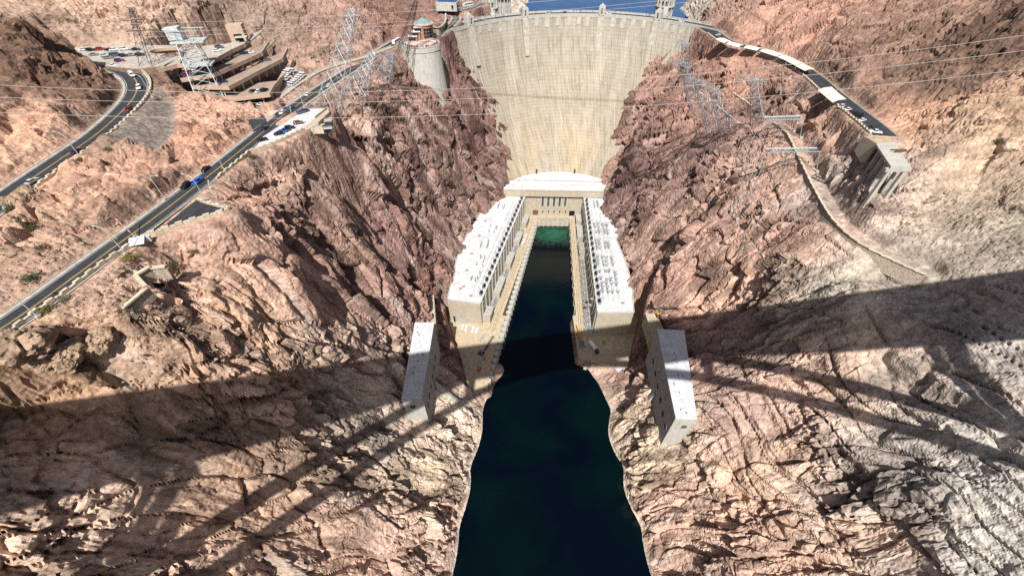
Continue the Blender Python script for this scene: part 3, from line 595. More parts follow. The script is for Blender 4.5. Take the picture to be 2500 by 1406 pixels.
for i in range(n_):                                   # upstream wall down to the lake bed
    a, b_ = lerp(cl, cr, i / n_), lerp(cl, cr, (i + 1) / n_); f_ = lambda t, zz: (63 + 154 * math.cos(t), 340.5 + 154 * math.sin(t), zz)
    up.add([f_(a, 178), f_(b_, 178), f_(b_, 60), f_(a, 60)], [(0, 1, 2, 3)])
part(up, 'upstream_wall', M['grey_concrete'], dam)
# pilasters under the parapet and the long pale strips
for px in (1085, 1110, 1170, 1195, 1222, 1250, 1310, 1335, 1362, 1388, 1412, 1433, 1495, 1520, 1545, 1572, 1630, 1650, 1672):
    ph, _, _ = dam_phi(px, 60); mb = MB(); h = rnd.uniform(7.5, 10); wd = 2.0 / 139.5
    q = [dam_pt(ph + s, zz, o_) for zz in (180.3, 180.3 - h) for s in (-wd, wd) for o_ in (-.4, .3)]
    mb.add(q, [(0, 1, 3, 2), (4, 6, 7, 5), (0, 4, 5, 1), (1, 5, 7, 3), (3, 7, 6, 2), (2, 6, 4, 0)]); part(mb, 'pilaster', M['dam_trim'], dam)
for px, lab in ((1147, 'leftmost'), (1281, 'second'), (1467, 'third'), (1606, 'rightmost')):
    ph, _, _ = dam_phi(px, 45); T = empty('crest_tower', dam_pt(ph, 180), ph + math.pi / 2, f'square pale tower on the dam crest, {lab} of four from the left' if lab not in ('leftmost', 'rightmost') else f'square pale concrete tower on the dam crest, {lab} of the four', 'tower', 'towers along the dam crest')
    # local x along the crest, local y towards the river
    mb = MB().box((0, -1.2, 3.4), (6.2, 6.0, 6.8)); mb.box((0, -1.2, 7.3), (5.2, 5, 1.0)).box((0, -1.2, 8.2), (3.6, 3.4, .8)); sh = mb.build('shaft', M['pale_concrete'], T)
    MB().cyl((0, -1.2, 8.6), .8, 1.2, 8, .2).build('finial', M['pale_steel'], T)
    for s in (-1, 1): MB().box((s * 1.9, 2.0, 3.2), (1.5, .5, 6.0)).build('rib', M['pale_concrete'], T)
    MB().box((0, 1.84, 3.6), (1.0, .14, 4.4)).build('window', M['black'], T)
    mb = MB(); dd = [dam_r(180) - dam_r(180 - h) for h in (0, 10, 22, 32)]      # pilaster dying into the face
    ws = (3.1, 3.1, 2.7, 2.2); pr = (1.75, 1.5, 1.0, .3)
    vs_ = []
    for h, w_, d_, p_ in zip((0, 10, 22, 32), ws, dd, pr):
        vs_ += [(-w_, d_ - 2, -h), (-w_, d_ + p_, -h), (w_, d_ + p_, -h), (w_, d_ - 2, -h)]
    fs_ = [(0, 1, 2, 3)] + [(i * 4 + j, (i + 1) * 4 + j, (i + 1) * 4 + (j + 1) % 4, i * 4 + (j + 1) % 4) for i in range(3) for j in range(4)]
    mb.add(vs_, fs_).build('buttress', M['dam_trim'], T)

# ------------------------------------------------------------------ powerhouse
def poly_xy(pts): return [(p[0], p[1]) for p in pts]
ph_c = empty('powerhouse', (40, 380, 0), 0, 'middle block of the pale concrete powerhouse at the dam foot, with five tall windows', 'powerhouse')
cx44, cy44 = DAM_C(44); r44 = dam_r(44) + 1.5
arc = [(cx44 + r44 * math.cos(a), cy44 + r44 * math.sin(a)) for a in [lerp(R(46), R(144), i / 24) for i in range(25)]]
fl, fr = at(1210, 463, 44), at(1481, 468, 44)
outline = [(fl.x, fl.y), (fr.x, fr.y)] + arc
part(MB().prism(outline, 42.8, 43.6), 'roof', M['white_roof'], ph_c)
mb = MB()
for a, b_ in zip(outline[1:], outline[2:] + outline[:1]): mb.bar((a[0], a[1], 44), (b_[0], b_[1], 44), .55, 4)
mb.bar((fl.x, fl.y, 44), (fr.x, fr.y, 44), .6, 4)
part(mb, 'parapet', M['concrete'], ph_c)
part(MB().prism([(fl.x, fl.y), (fr.x, fr.y), (fr.x + 2, fr.y + 12), (fl.x - 2, fl.y + 12)], 36.5, 42.7), 'cornice', M['concrete'], ph_c)
part(MB().prism([(fl.x + 2, fl.y + 3), (fr.x - 2, fr.y + 3), (fr.x, fr.y + 20), (fl.x, fl.y + 20)], 8, 36.4), 'wall', M['concrete'], ph_c)
YW0 = fl.y + 2.9
def wall_y(x_): return fl.y + (fr.y - fl.y) * (x_ - fl.x) / (fr.x - fl.x) + 2.9
YW = YW0 - 2
YB = YW
for px in (1325, 1338.7, 1352.6, 1366.4, 1380.2):
    YW = wall_y(atY(px, 490, YB).x); a, b_ = atY(px - 2.3, 479.5, YW), atY(px + 2.3, 502.5, YW); wx_ = (a.x + b_.x) / 2; mid = (a.z + b_.z) / 2; h = a.z - b_.z
    part(MB().box((wx_, YW - .12, mid), (2.1, .5, h)), 'window', M['glass'], ph_c)
    for i in range(8): part(MB().box((wx_, YW - .42, b_.z + h * i / 7), (2.1, .12, .22)), 'mullion', M['grey_concrete'], ph_c)
    for s in (-1, 1): part(MB().box((wx_ + s * 1.75, YW - .25, mid + 1), (.9, .9, h + 8)), 'window_pier', M['pale_concrete'], ph_c)
    a, b_ = atY(px - 1.2, 514.5, YW), atY(px + 1.2, 519.5, YW)
    part(MB().box(((a.x + b_.x) / 2, YW - .1, (a.z + b_.z) / 2), (1.0, .3, a.z - b_.z)), 'small_window', M['black'], ph_c)
for px, py in ((1307, 519), (1396, 521)):
    YW = wall_y(atY(px, py, YB).x); a, b_ = atY(px - 6, py - 6, YW), atY(px + 6, py + 5, YW)
    part(MB().box((a.x / 2 + b_.x / 2, YW - .15, a.z / 2 + b_.z / 2), (b_.x - a.x, .4, a.z - b_.z)), 'door', M['rust'] if px < 1350 else M['black'], ph_c)
for px in (1310, 1402):                                   # dark vent stacks behind the roof
    p_ = at(px, 422, 44); part(MB().box((p_.x, p_.y - 1.0, 46), (1.6, 1.4, 5)), 'vent', M['dark_steel'], ph_c)
YW = YB + 2
tail = empty('tailrace_deck', (45, 380, 0), 0, 'low concrete deck with stained wall at the head of the tailrace water', 'deck')
e1, e2 = at(1310, 533, 10), at(1392, 534, 10)
part(MB().prism([(e1.x - 8, e1.y), (e2.x + 8, e2.y), (e2.x + 8, YW + 1), (e1.x - 8, YW + 1)], -6, 10.0), 'wall', M['concrete'], tail)
mb = MB()
for i in range(7): mb.box((lerp(e1.x, e2.x, (i + .5) / 7), e1.y - .5, 1), (1.6, 1.4, 9))
part(mb, 'pier', M['pale_concrete'], tail)
mb = MB()
for zz in (10.6, 11.1): mb.bar((e1.x, e1.y + .4, zz), (e2.x, e2.y + .4, zz), .06)
part(mb, 'railing', M['rust'], tail)

def wing(name, label, inner, outer_px, edge_px, side):
    """inner: (front xy, rear xy) of the river-side wall at roof level; outer_px: rim along the rock; edge_px: deck edge above the water"""
    W = empty(name, (inner[0][0], inner[0][1], 0), 0, label, 'powerhouse')
    outer = [at(*p, 36) for p in outer_px]
    rim = [inner[0], inner[1]] + [(p.x, p.y) for p in outer]
    if side < 0: poly = rim
    else: poly = rim[::-1]
    part(MB().prism(poly, 34.6, 35.5), 'roof', M['white_roof'], W)
    mb = MB()
    for a, b_ in zip(poly, poly[1:] + poly[:1]): mb.bar((a[0], a[1], 35.8), (b_[0], b_[1], 35.8), .5, 4)
    part(mb, 'parapet', M['pale_concrete'], W)
    part(MB().prism(poly, 6, 34.5), 'wall', M['concrete'], W)
    return W, poly
LI = ((-25.0, 222.0), (14.4, 380.0)); RI = ((66.0, 213.0), (75.8, 377.0))
WL, polyL = wing('powerhouse_wing', 'left powerhouse wing with white roof below the purple rock wall', LI, [(1214, 479), (1180, 503), (1166, 530), (1145, 562), (1126, 600), (1118, 622), (1110, 650), (1112, 662), (1100, 692), (1092, 730)], None, -1)
WR, polyR = wing('powerhouse_wing', 'right powerhouse wing with white roof crowded with switchgear', RI, [(1480, 482), (1486, 515), (1494, 545), (1513, 563), (1505, 585), (1517, 612), (1528, 640), (1540, 680), (1546, 700), (1545, 725), (1548, 762)], None, 1)
def along(I, t, o=0.0, side=1):
    a, b_ = Vector((*I[0], 0)), Vector((*I[1], 0)); d = (b_ - a).normalized(); nrm = Vector((d.y, -d.x, 0)) * side     # side=1: towards +X
    return a.lerp(b_, t) + nrm * o, math.atan2(d.y, d.x)
def obox(mb, I, t0, t1, o0, o1, z0, z1, side):
    p = [along(I, t, o, side)[0] for t, o in ((t0, o0), (t0, o1), (t1, o1), (t1, o0))]
    return mb.prism([(q.x, q.y) for q in (p if side > 0 else p[::-1])], z0, z1)
for W, I, side in ((WL, LI, 1), (WR, RI, -1)):
    for i in range(17):                                    # wall piers
        part(obox(MB(), I, (i + .35) / 17, (i + .65) / 17, .02, .7, 10, 33.5), 'pier', M['pale_concrete'], W) if False else part(obox(MB(), I, (i + .35) / 17, (i + .65) / 17, .02, .7, 10, 33.5, side), 'pier', M['pale_concrete'], W)
        part(obox(MB(), I, (i + .8) / 17, (i + .98) / 17, .0, .12, 22, 30, side), 'window', M['glass'], W)
for W, cor, px0, px1, py in ((WL, polyL, 1101, 1112, 777), (WR, polyR, 1493, 1512, 806)):
    a, b_ = at(px0, py, 12), at(px1, py, 12); yy = 222.0 if W is WL else 213.0
    fx0, fx1 = (-52.0, -25.0) if W is WL else (66.0, 94.2); fy0, fy1 = (227.0, 222.0) if W is WL else (213.0, 213.9)
    x0, x1 = (-47, -38) if W is WL else (78, 88); k0, k1 = (x0 - fx0) / (fx1 - fx0), (x1 - fx0) / (fx1 - fx0)
    part(MB().add([(x0, lerp(fy0, fy1, k0) - .1, 10), (x1, lerp(fy0, fy1, k1) - .1, 10), (x1, lerp(fy0, fy1, k1) - .1, 17), (x0, lerp(fy0, fy1, k0) - .1, 17)], [(0, 1, 2, 3)]), 'roller_door', M['grey_concrete'], W)
    part(MB().add([(x0 - 1.6, lerp(fy0, fy1, k0) - .12, 10), (x0 - .2, lerp(fy0, fy1, k0) - .12, 10), (x0 - .2, lerp(fy0, fy1, k0) - .12, 17), (x0 - 1.6, lerp(fy0, fy1, k0) - .12, 17)], [(0, 1, 2, 3)]), 'door', M['black'], W)
# decks along the water, with rails
def deck(name, label, pad, I, edge_front, edge_rear, side):
    D = empty(name, (edge_front.x, edge_front.y, 0), 0, label, 'deck')
    a, b_ = I; pts = [(edge_rear.x, edge_rear.y), (edge_front.x, edge_front.y), (a[0], a[1] - .3), (b_[0], b_[1])]
    if side < 0: pts = pts[::-1]
    part(MB().prism(pts, -6, 9.9), 'slab', M['deck_concrete'], D)
    pp = [(p.x, p.y) for p in pad]
    part(MB().prism(pp, -5, 9.86), 'yard', M['deck_concrete'], D)
    for o in (9.2, 10.8):
        part(MB().strip([along(I, t, o - .12, side)[0] + Vector((0, 0, 9.93)) for t in (-.02, 1)], [along(I, t, o + .12, side)[0] + Vector((0, 0, 9.93)) for t in (-.02, 1)]), 'rail', M['rail'], D)
    part(obox(MB(), I, 0, .985, 6.9, 7.5, 9.9, 10.9, side), 'kerb', M['concrete'], D)
    return D
eLf, eLr = at(1214, 803, 10), at(1312, 533, 10); eRf, eRr = at(1408, 805, 10), at(1391, 533, 10)
DL = deck('quay_deck', 'tan concrete deck with rails along the left powerhouse wing', PADL[::-1] if False else PADL, LI, eLf, eLr, 1)
DR = deck('quay_deck', 'tan concrete deck with rails along the right powerhouse wing', PADR, RI, eRf, eRr, -1)
for i in range(34):                                      # rounded draft-tube piers under the left deck edge
    t = (i + .5) / 34; p = eLr.lerp(at(1192, 935, 10), t)
    part(MB().cyl((p.x - .9, p.y, -4), 2.2, 13.2, 12), 'pier', M['pale_concrete'], DL, smooth=False)
for i in range(16):
    t = (i + .5) / 16; p = eRr.lerp(at(1411, 865, 10), t); part(MB().box((p.x + .2, p.y, 2), (1.2, 5.0, 13), math.atan2(1, .06) - math.pi / 2), 'pier', M['concrete'], DR)
# transformer houses and transformers between wing wall and deck
GR1 = 'flat-roofed transformer houses along the powerhouse wings'; GR2 = 'grey transformers along the powerhouse wings'
def xform(I, t, side, lab):
    p, an = along(I, t, 3.6, side); E = empty('transformer', (p.x, p.y, 9.9), an, lab, 'transformer', GR2)
    MB().box((0, 0, 1.6), (4.2, 2.6, 3.2)).build('tank', M['insul'], E)
    mb = MB()
    for s in (-1, 1):
        for i in range(4): mb.box((-1.5 + i, s * 1.7, 1.5), (.5, .7, 2.4))
    mb.build('radiator', M['steel'], E)
    for i in range(3): MB().cyl((-1.2 + 1.2 * i, 0, 3.2), .22, 1.7, 6, .12).build('bushing', M['insul'], E)
    MB().box((1.6, .9, 3.9), (1.1, .9, 1.2)).build('conservator', M['pale_steel'], E)
    for i in (-2.9, 2.9): MB().box((i, 2.4, 1.9), (.5, 1.6, 3.8)).build('fire_wall', M['yellow_conc'] if 'yellow_conc' in M else M['concrete'], E)
    return E
for I, side, nm, spots in ((LI, 1, 'left', [(.02, .085, 9), (.2, .33, 7.5), (.44, .55, 7.5), (.66, .76, 7), (.86, .96, 7)]), (RI, -1, 'right', [(.58, .68, 6), (.74, .86, 6), (.9, .985, 6)])):
    for k, (t0, t1, h) in enumerate(spots):
        p, an = along(I, (t0 + t1) / 2, 3.6, side); ordn = ['nearest', 'second', 'third', 'fourth', 'farthest'] if nm == 'left' else ['nearest', 'middle', 'farthest']
        E = empty('transformer_house', (p.x, p.y, 9.9), 0, f'flat grey roofed concrete house beside the {nm} powerhouse wing, {ordn[k]} in its row', 'building', GR1)
        part(obox(MB(), I, t0, t1, .8, 6.4, 9.9, 9.9 + h, side), 'wall', M['concrete'], E); part(obox(MB(), I, t0 - .002, t1 + .002, .7, 6.6, 9.95 + h, 10.4 + h, side), 'roof', M['grey_concrete'], E)
        for q in range(4): part(obox(MB(), I, lerp(t0, t1, (q + .3) / 4), lerp(t0, t1, (q + .7) / 4), 6.4, 6.5, 11, 14.5, side), 'opening', M['black'], E)
    ts = [.105, .14, .175, .35, .38, .415, .57, .605, .64, .78, .815] if side > 0 else [.03, .075, .12, .165, .21, .255, .3, .345, .39, .435, .48, .53, .7, .72 + .15]
    for k, t in enumerate(ts): xform(I, t, side, f'grey transformer beside the {nm} powerhouse wing, {ORD[k]} from the near end')
# ------------------------------------------------------------------ highway bridge at the viewpoint (its shadow crosses the canyon)
BR_A = R(9.8); bridge = empty('arch_bridge', (0, 0, 0), 0, 'long concrete arch bridge over the river whose shadow falls on both canyon walls', 'bridge')
bu = Vector((math.cos(BR_A), math.sin(BR_A), 0)); bv = Vector((-math.sin(BR_A), math.cos(BR_A), 0))
def bp(u, v, z): return bu * u + bv * v + Vector((0, 0, z))
def bbox(mb, u0, u1, v0, v1, z0, z1):
    q = [bp(u, v, 0) for u, v in ((u0, v0), (u1, v0), (u1, v1), (u0, v1))]; return mb.prism([(p.x, p.y) for p in q], z0, z1)
DECK0, DECKW, ARC_C, ARC_Z = -.7, 27.0, 27.5, 258.0
part(bbox(MB(), -330, 360, DECK0 - DECKW, DECK0, 266.2, 268.3), 'deck', M['grey_concrete'], bridge)
for v in (DECK0 - 1.2, DECK0 - 13, DECK0 - DECKW + 1.2): part(bbox(MB(), -330, 360, v - 1.2, v, 264.4, 266.1), 'girder', M['grey_concrete'], bridge)
for v in (DECK0 - .25, DECK0 - DECKW + .25): part(bbox(MB(), -330, 360, v - .2, v + .2, 268.35, 271.5 if v > -5 else 269.6), 'railing', M['grey_concrete'], bridge)
def arch_z(u): return ARC_Z - 84.0 * ((u - ARC_C) / 161.5) ** 2
for v0, v1 in ((DECK0 - 7.3, DECK0 - 2.7), (DECK0 - 24.3, DECK0 - 19.7)):
    mb = MB(); n_ = 40; us = [ARC_C - 168 + 336 * i / n_ for i in range(n_ + 1)]
    for a, b_ in zip(us[:-1], us[1:]):
        za, zb = arch_z(a), arch_z(b_); v8 = [bp(a, v0, za - 1.7), bp(b_, v0, zb - 1.7), bp(b_, v1, zb - 1.7), bp(a, v1, za - 1.7), bp(a, v0, za + 1.7), bp(b_, v0, zb + 1.7), bp(b_, v1, zb + 1.7), bp(a, v1, za + 1.7)]
        mb.add(v8, [(3, 2, 1, 0), (4, 5, 6, 7), (0, 1, 5, 4), (2, 3, 7, 6)])
    part(mb, 'arch_rib', M['grey_concrete'], bridge)
for u, w_ in ((ARC_C - 262, 5), (ARC_C - 182, 22), (ARC_C - 145.3, 2.8), (ARC_C - 72.8, 5), (ARC_C - 36.4, 5), (ARC_C + 36.4, 5), (ARC_C + 72.8, 5), (ARC_C + 140, 2.8), (ARC_C + 222, 5), (ARC_C + 262, 5)):  # left pier oversized to shade the near slope; slim columns thinned for narrower shadows
    zb = arch_z(u) if abs(u - ARC_C) < 150 else 120.0
    for v in (DECK0 - 5.0, DECK0 - 22.0): part(bbox(MB(), u - w_ / 2, u + w_ / 2, v - 1.9, v + 1.9, zb, 264.3), 'column', M['grey_concrete'], bridge)
    part(bbox(MB(), u - 1.6, u + 1.6, DECK0 - 25, DECK0 - 2, 260.6, 264.3), 'cap_beam', M['grey_concrete'], bridge)

# ------------------------------------------------------------------ valve houses on the canyon walls
def valve_house(label, c, t_round, flip):
    """c: roof corners far-left, far-right, near-right, near-left"""
    V = empty('valve_house', ((c[0].x + c[2].x) / 2, (c[0].y + c[2].y) / 2, 51), 0, label, 'valve house', 'valve houses on the canyon walls')
    ccw = [(p.x, p.y) for p in (c[3], c[2], c[1], c[0])]
    part(MB().prism(ccw, 42, 73.9), 'wall', M['pale_concrete'], V)
    big = [((p[0] - V.location.x) * 1.012 + V.location.x, (p[1] - V.location.y) * 1.004 + V.location.y) for p in ccw]
    part(MB().prism(big, 74, 75), 'roof', M['white_roof'], V)
    far, near = (c[1], c[2]) if not flip else (c[0], c[3]); d = (near - far); L_ = d.length; d.normalize(); nrm = Vector((-d.y, d.x, 0)) if not flip else Vector((d.y, -d.x, 0))
    if (nrm.x > 0) == flip: nrm = -nrm
    for t in t_round:
        p = far + d * (L_ * t); mb = MB(); a = Vector((p.x, p.y, 57.5)) + nrm * .02; mb.bar(a, a + nrm * .12, 1.75, 20); o = part(mb, 'round_port', M['black'], V)
        mb = MB(); q0 = [a + (d * math.cos(k * math.pi / 12) + Vector((0, 0, 1)) * math.sin(k * math.pi / 12)) * 1.85 + nrm * .1 for k in range(25)]; mb.tube(q0, .16, 4); r_ = part(mb, 'port_ring', M['grey_concrete'], V)
    for k in range(len(t_round) - 1):
        p = far + d * (L_ * (t_round[k] + t_round[k + 1]) / 2 * .97); mb = MB(); s = nrm * .06
        mb.add([Vector((p.x, p.y, z_)) + d * e + s for z_, e in ((63, -.45), (63, .45), (70, .45), (70, -.45))], [(0, 1, 2, 3)]); part(mb, 'slot', M['grey_concrete'], V)
    a, b_ = (c[3], c[2]); e = (b_ - a).normalized(); nn = Vector((e.y, -e.x, 0))
    for i in range(3):
        for j in range(3):
            p = a.lerp(b_, .42 if not flip else .62) + e * ((j - 1) * .95); mb = MB(); zz = 64.5 + i * 1.15
            mb.add([Vector((p.x, p.y, zz + u_)) + e * w_ + nn * .08 for u_, w_ in ((0, -.4), (0, .4), (.95, .4), (.95, -.4))], [(0, 1, 2, 3)]); part(mb, 'pane', M['glass'], V)
    for k in range(14):
        q = random.Random(k + int(c[0].x)); p = c[0].lerp(c[1], q.uniform(.12, .88)).lerp(c[3].lerp(c[2], q.uniform(.12, .88)), q.uniform(.05, .95)); part(MB().box((p.x, p.y, 75.15), (.5, .5, .3)), 'roof_vent', M['dark_steel'], V)
    return V
VHL = valve_house('long white roofed valve house with six round ports on the left canyon wall', [at(1013, 787, 75), at(1060, 787, 75), at(1030, 968, 75), at(980, 975, 75)], (.27, .41, .54, .67, .79, .91), False)
VHR = valve_house('long white roofed valve house with six round ports on the right canyon wall', [at(1605, 803, 75), at(1670, 806, 75), at(1702, 1022, 75), at(1650, 1020, 75)], (.2, .35, .5, .65, .8, .93), True)
for lab, px in (('tan access ramp behind the left valve house', [(1036, 728), (1058, 722), (1063, 792), (1042, 795)]), ('tan access ramp with low walls behind the right valve house', [(1576, 765), (1602, 765), (1625, 812), (1600, 845)])):
    q = [at(*p, 53) for p in px]; E = empty('access_ramp', (q[0].x, q[0].y, 50), 0, lab, 'ramp'); part(MB().prism([(p.x, p.y) for p in q[::-1]], 40, 53), 'slab', M['deck_concrete'], E)
    i0, i1 = (1, 2) if px[0][0] < 1200 else (0, 3); mb = MB(); mb.bar(q[i0] + Vector((0, 0, .6)), q[i1] + Vector((0, 0, .6)), .6, 4); part(mb, 'parapet', M['pale_concrete'], E)
def ramp_wall(label, a, b_, w_, hgt):
    E = empty('chute_wall', a, 0, label, 'wall'); d = (b_ - a); s = Vector((-d.y, d.x, 0)).normalized() * w_; mb = MB(); up = Vector((0, 0, hgt)); dn = Vector((0, 0, -6))
    mb.add([a + s + dn, a - s + dn, b_ - s + dn, b_ + s + dn, a + s + up, a - s + up, b_ - s + up, b_ + s + up], [(3, 2, 1, 0), (4, 5, 6, 7), (0, 1, 5, 4), (1, 2, 6, 5), (2, 3, 7, 6), (3, 0, 4, 7)]); part(mb, 'slab', M['pale_concrete'], E); return E
ramp_wall('pale sloping concrete wall from the left valve house down to the river', at(1064, 935, 49), at(1169, 1024, 2), .9, 1.6)
ramp_wall('pale sloping concrete wall from the right valve house down to the river', at(1597, 962, 49), at(1514, 1042, 2), 1.2, 2.0)

# ------------------------------------------------------------------ roads
def smooth_path(pts, step=3.0):
    out = []
    P = [pts[0] * 2 - pts[1]] + list(pts) + [pts[-1] * 2 - pts[-2]]
    for i in range(1, len(P) - 2):
        a, b_, c, d = P[i - 1:i + 3]; n_ = max(1, int((c - b_).length / step))
        for k in range(n_):
            t = k / n_; out.append(.5 * ((2 * b_) + (c - a) * t + (2 * a - 5 * b_ + 4 * c - d) * t * t + (3 * b_ - a - 3 * c + d) * t ** 3))
    out.append(pts[-1].copy()); return out
def offset(pts, o, dz=0.0):
    """o > 0 is to the right of the direction of travel"""
    res = []
    for i, p in enumerate(pts):
        d = (pts[min(i + 1, len(pts) - 1)] - pts[max(i - 1, 0)]); n_ = Vector((d.y, -d.x, 0)).normalized(); res.append(p + n_ * o + Vector((0, 0, dz)))
    return res
def road(name, label, pts, l, r, sl, sr, mats=('asphalt', 'shoulder'), marks=True):
    """l, r: asphalt edges; sl, sr: shoulder edges (offsets from the centre line)"""
    Rd = empty(name, pts[0], 0, label); Rd['kind'] = 'structure'
    part(MB().strip(offset(pts, -sl, -.02), offset(pts, sr, -.02)), 'shoulder', M[mats[1]], Rd)
    part(MB().strip(offset(pts, -l, .03), offset(pts, r, .03)), 'carriageway', M[mats[0]], Rd)
    for o in (-.16, .16) if marks else (): part(MB().strip(offset(pts, o - .1, .06), offset(pts, o + .1, .06)), 'centre_line', M['yellow'], Rd)
    for o in (-l + .55, r - .55) if marks else (): part(MB().strip(offset(pts, o - .1, .06), offset(pts, o + .1, .06)), 'edge_line', M['white_line'], Rd)
    mb = MB()
    for a, b_ in zip(offset(pts, -sl, .1)[:-1], offset(pts, -sl, .1)[1:]): mb.bar(a, b_, .14, 4)
    part(mb, 'kerb', M['pale_concrete'], Rd)
    return Rd
pLOW, pUP, pARZ, pCR = smooth_path(LOWER), smooth_path(UPPER), smooth_path(ARIZ), smooth_path(CRESTRD)
road('lower_road', 'black two lane road along the left canyon shelf to the dam', pLOW, 4.4, 4.3, 5.9, 4.9)
road('upper_road', 'black two lane road curving around the dark hill', pUP, 5.0, 5.0, 6.4, 5.9)
AR = road('right_bank_road', 'black road with shade canopies on the right bank', pARZ, 5.5, 6.0, 6.2, 7.0, marks=False)
road('crest_approach_road', 'grey road winding behind the visitor building', pCR, 3.6, 3.6, 4.6, 4.6, ('asphalt_old', 'shoulder'))
pr = smooth_path(PROM); pm = empty('promenade', pr[0], 0, 'pale paved walk curving from the garage towards the visitor building'); pm['kind'] = 'structure'
part(MB().strip(offset(pr, -2.2, .05), offset(pr, 2.2, .05)), 'paving', M['shoulder'], pm)
for o in (-2.3, 2.3):
    mb = MB()
    for a, b_ in zip(offset(pr, o, .3)[:-1], offset(pr, o, .3)[1:]): mb.bar(a, b_, .28, 4)
    part(mb, 'edge_wall', M['wall_stone'], pm)
# side street to the garage entrance
jn = smooth_path(path([(700, 276, 182.75), (668, 268, 182.75), (630, 266, 182.7), (596, 262, 182.7)])); js = empty('garage_street', jn[0], 0, 'short black street from the junction to the parking garage'); js['kind'] = 'structure'
part(MB().strip(offset(jn, -5.0, .055), offset(jn, 5.5, .055)), 'carriageway', M['asphalt'], js)
jw = smooth_path(path([(640, 318, 183.2), (625, 290, 183), (612, 272, 182.8)])); part(MB().strip(offset(jw, -4.0, .045), offset(jw, 4.0, .045)), 'carriageway', M['asphalt'], js)
isl = [at(*p, 182.95) for p in ((648, 273), (682, 268), (664, 284))]
part(MB().prism([(p.x, p.y) for p in isl[::-1]], 182.6, 183.0), 'island', M['terrace'], js)
def zebra(pa, pb, n_, wdt, parent, zz):
    for i in range(n_):
        t = (i + .5) / n_; a = pa.lerp(pb, t); d = (pb - pa).normalized(); s = Vector((-d.y, d.x, 0)) * wdt; e = d * .3
        part(MB().add([a + s - e, a + s + e, a - s + e, a - s - e], [(0, 1, 2, 3)]), 'crossing_bar', M['white_line'], parent)
zebra(at(622, 270, 182.84), at(655, 272, 182.84), 7, 1.5, js, 0); zebra(at(676, 274, 182.84), at(690, 262, 182.84), 6, 1.2, js, 0)
# lots
lotw = empty('lookout_lot', WHITE[0], 0, 'white concrete lookout parking lot beside the lower road'); lotw['kind'] = 'structure'
part(MB().prism([(p.x, p.y) for p in WHITE[::-1]], 181, 183.55), 'slab', M['white_roof'], lotw)
tri = empty('asphalt_turnout', TRI[0], 0, 'black triangular turnout below the lower road'); tri['kind'] = 'structure'
part(MB().prism([(p.x, p.y) for p in TRI[::-1]], 183, 185.28), 'slab', M['asphalt'], tri)
lot = empty('upper_lot', LOT[0], 0, 'tan parking lot above the garage'); lot['kind'] = 'structure'
part(MB().prism([(p.x, p.y) for p in LOT[::-1]], 197, 199.55), 'slab', M['shoulder'], lot)

# ------------------------------------------------------------------ low stone parapets, block by block
def parapet(label, pts, start=0.0, end=1.0, base=.7, tall=1.15, every=4.2, width=.75, depth=2.5, cat='wall'):
    seg = []; L_ = 0
    for a, b_ in zip(pts[:-1], pts[1:]): seg.append((L_, (b_ - a).length, a, b_)); L_ += (b_ - a).length
    def pos(s):
        for s0, l_, a, b_ in seg:
            if s <= s0 + l_ + 1e-6: return a.lerp(b_, (s - s0) / l_), math.atan2(b_.y - a.y, b_.x - a.x)
        return seg[-1][3].copy(), math.atan2(seg[-1][3].y - seg[-1][2].y, seg[-1][3].x - seg[-1][2].x)
    W = empty('parapet_wall', pts[0], 0, label, cat, 'stepped stone parapets'); s = L_ * start; k = 0
    while s < L_ * end - 1:
        l_ = min(every * (.5 if k % 2 else .5), L_ * end - s); p, an = pos(s + l_ / 2); h = tall if k % 2 else base
        part(MB().box((p.x, p.y, p.z + (h - depth) / 2), (l_ - .05, width + (.16 if k % 2 else 0), h + depth), an), 'stone_block', M['wall_stone'], W); s += l_; k += 1
    return W
parapet('stepped tan stone parapet along the near stretch of the lower road', offset(smooth_path(path([(20, 815, 186), (95, 757, 186), (150, 722, 186), (248, 646, 186), (299, 612, 186), (342, 583, 185.8)])), 0.2))
parapet('stepped tan stone parapet around the black triangular turnout', [p + Vector((0, 0, .2)) for p in (at(345, 580, 185.4), at(400, 563, 185.3), TRI[5], TRI[4], TRI[3], TRI[2], TRI[1])], depth=4)
parapet('stepped stone parapet on the grey wall between turnout and white lookout lot', offset(pLOW, 5.0)[[i for i, p in enumerate(pLOW) if p.y > 150][0]:[i for i, p in enumerate(pLOW) if p.y > 180][0]], depth=6)
parapet('stepped pale stone parapet along the outer edge of the upper road', offset(pUP, 6.1)[8:], every=3.6)
parapet('low stone parapet on the river edge of the right bank road', offset(pARZ, 6.9)[6:], every=3.0, depth=4)
mw = path([(604, 374, 183.6), (662, 353, 183.6), (700, 337, 183.5), (745, 315, 183.3), (790, 314, 183.2)]); parapet('low stone parapet along the outer edge of the white lookout lot', mw, depth=2.5, every=3)
# grey retaining wall and viaduct under the lower road
vd = empty('viaduct', pLOW[-1], 0, 'grey concrete viaduct wall carrying the lower road towards the visitor building', 'viaduct')
iv = [i for i, p in enumerate(pLOW) if p.y > 236]; top = offset(pLOW, 5.4)[iv[0]:]; 
for k, (a, b_) in enumerate(zip(top[:-1], top[1:])):
    q = Vector((b_.y - a.y, a.x - b_.x, 0)).normalized(); h = 4.5 + 4.0 * math.sin(math.pi * min(1, k / (len(top) - 1)))
    mb = MB().add([a, b_, b_ + Vector((0, 0, -h)), a + Vector((0, 0, -h)), a + q * -.8, b_ + q * -.8, b_ + q * -.8 + Vector((0, 0, -h)), a + q * -.8 + Vector((0, 0, -h))], [(0, 1, 2, 3), (0, 4, 5, 1), (3, 2, 6, 7), (0, 3, 7, 4), (1, 5, 6, 2)]); part(mb, 'side_panel', M['grey_concrete'], vd)
mb = MB()
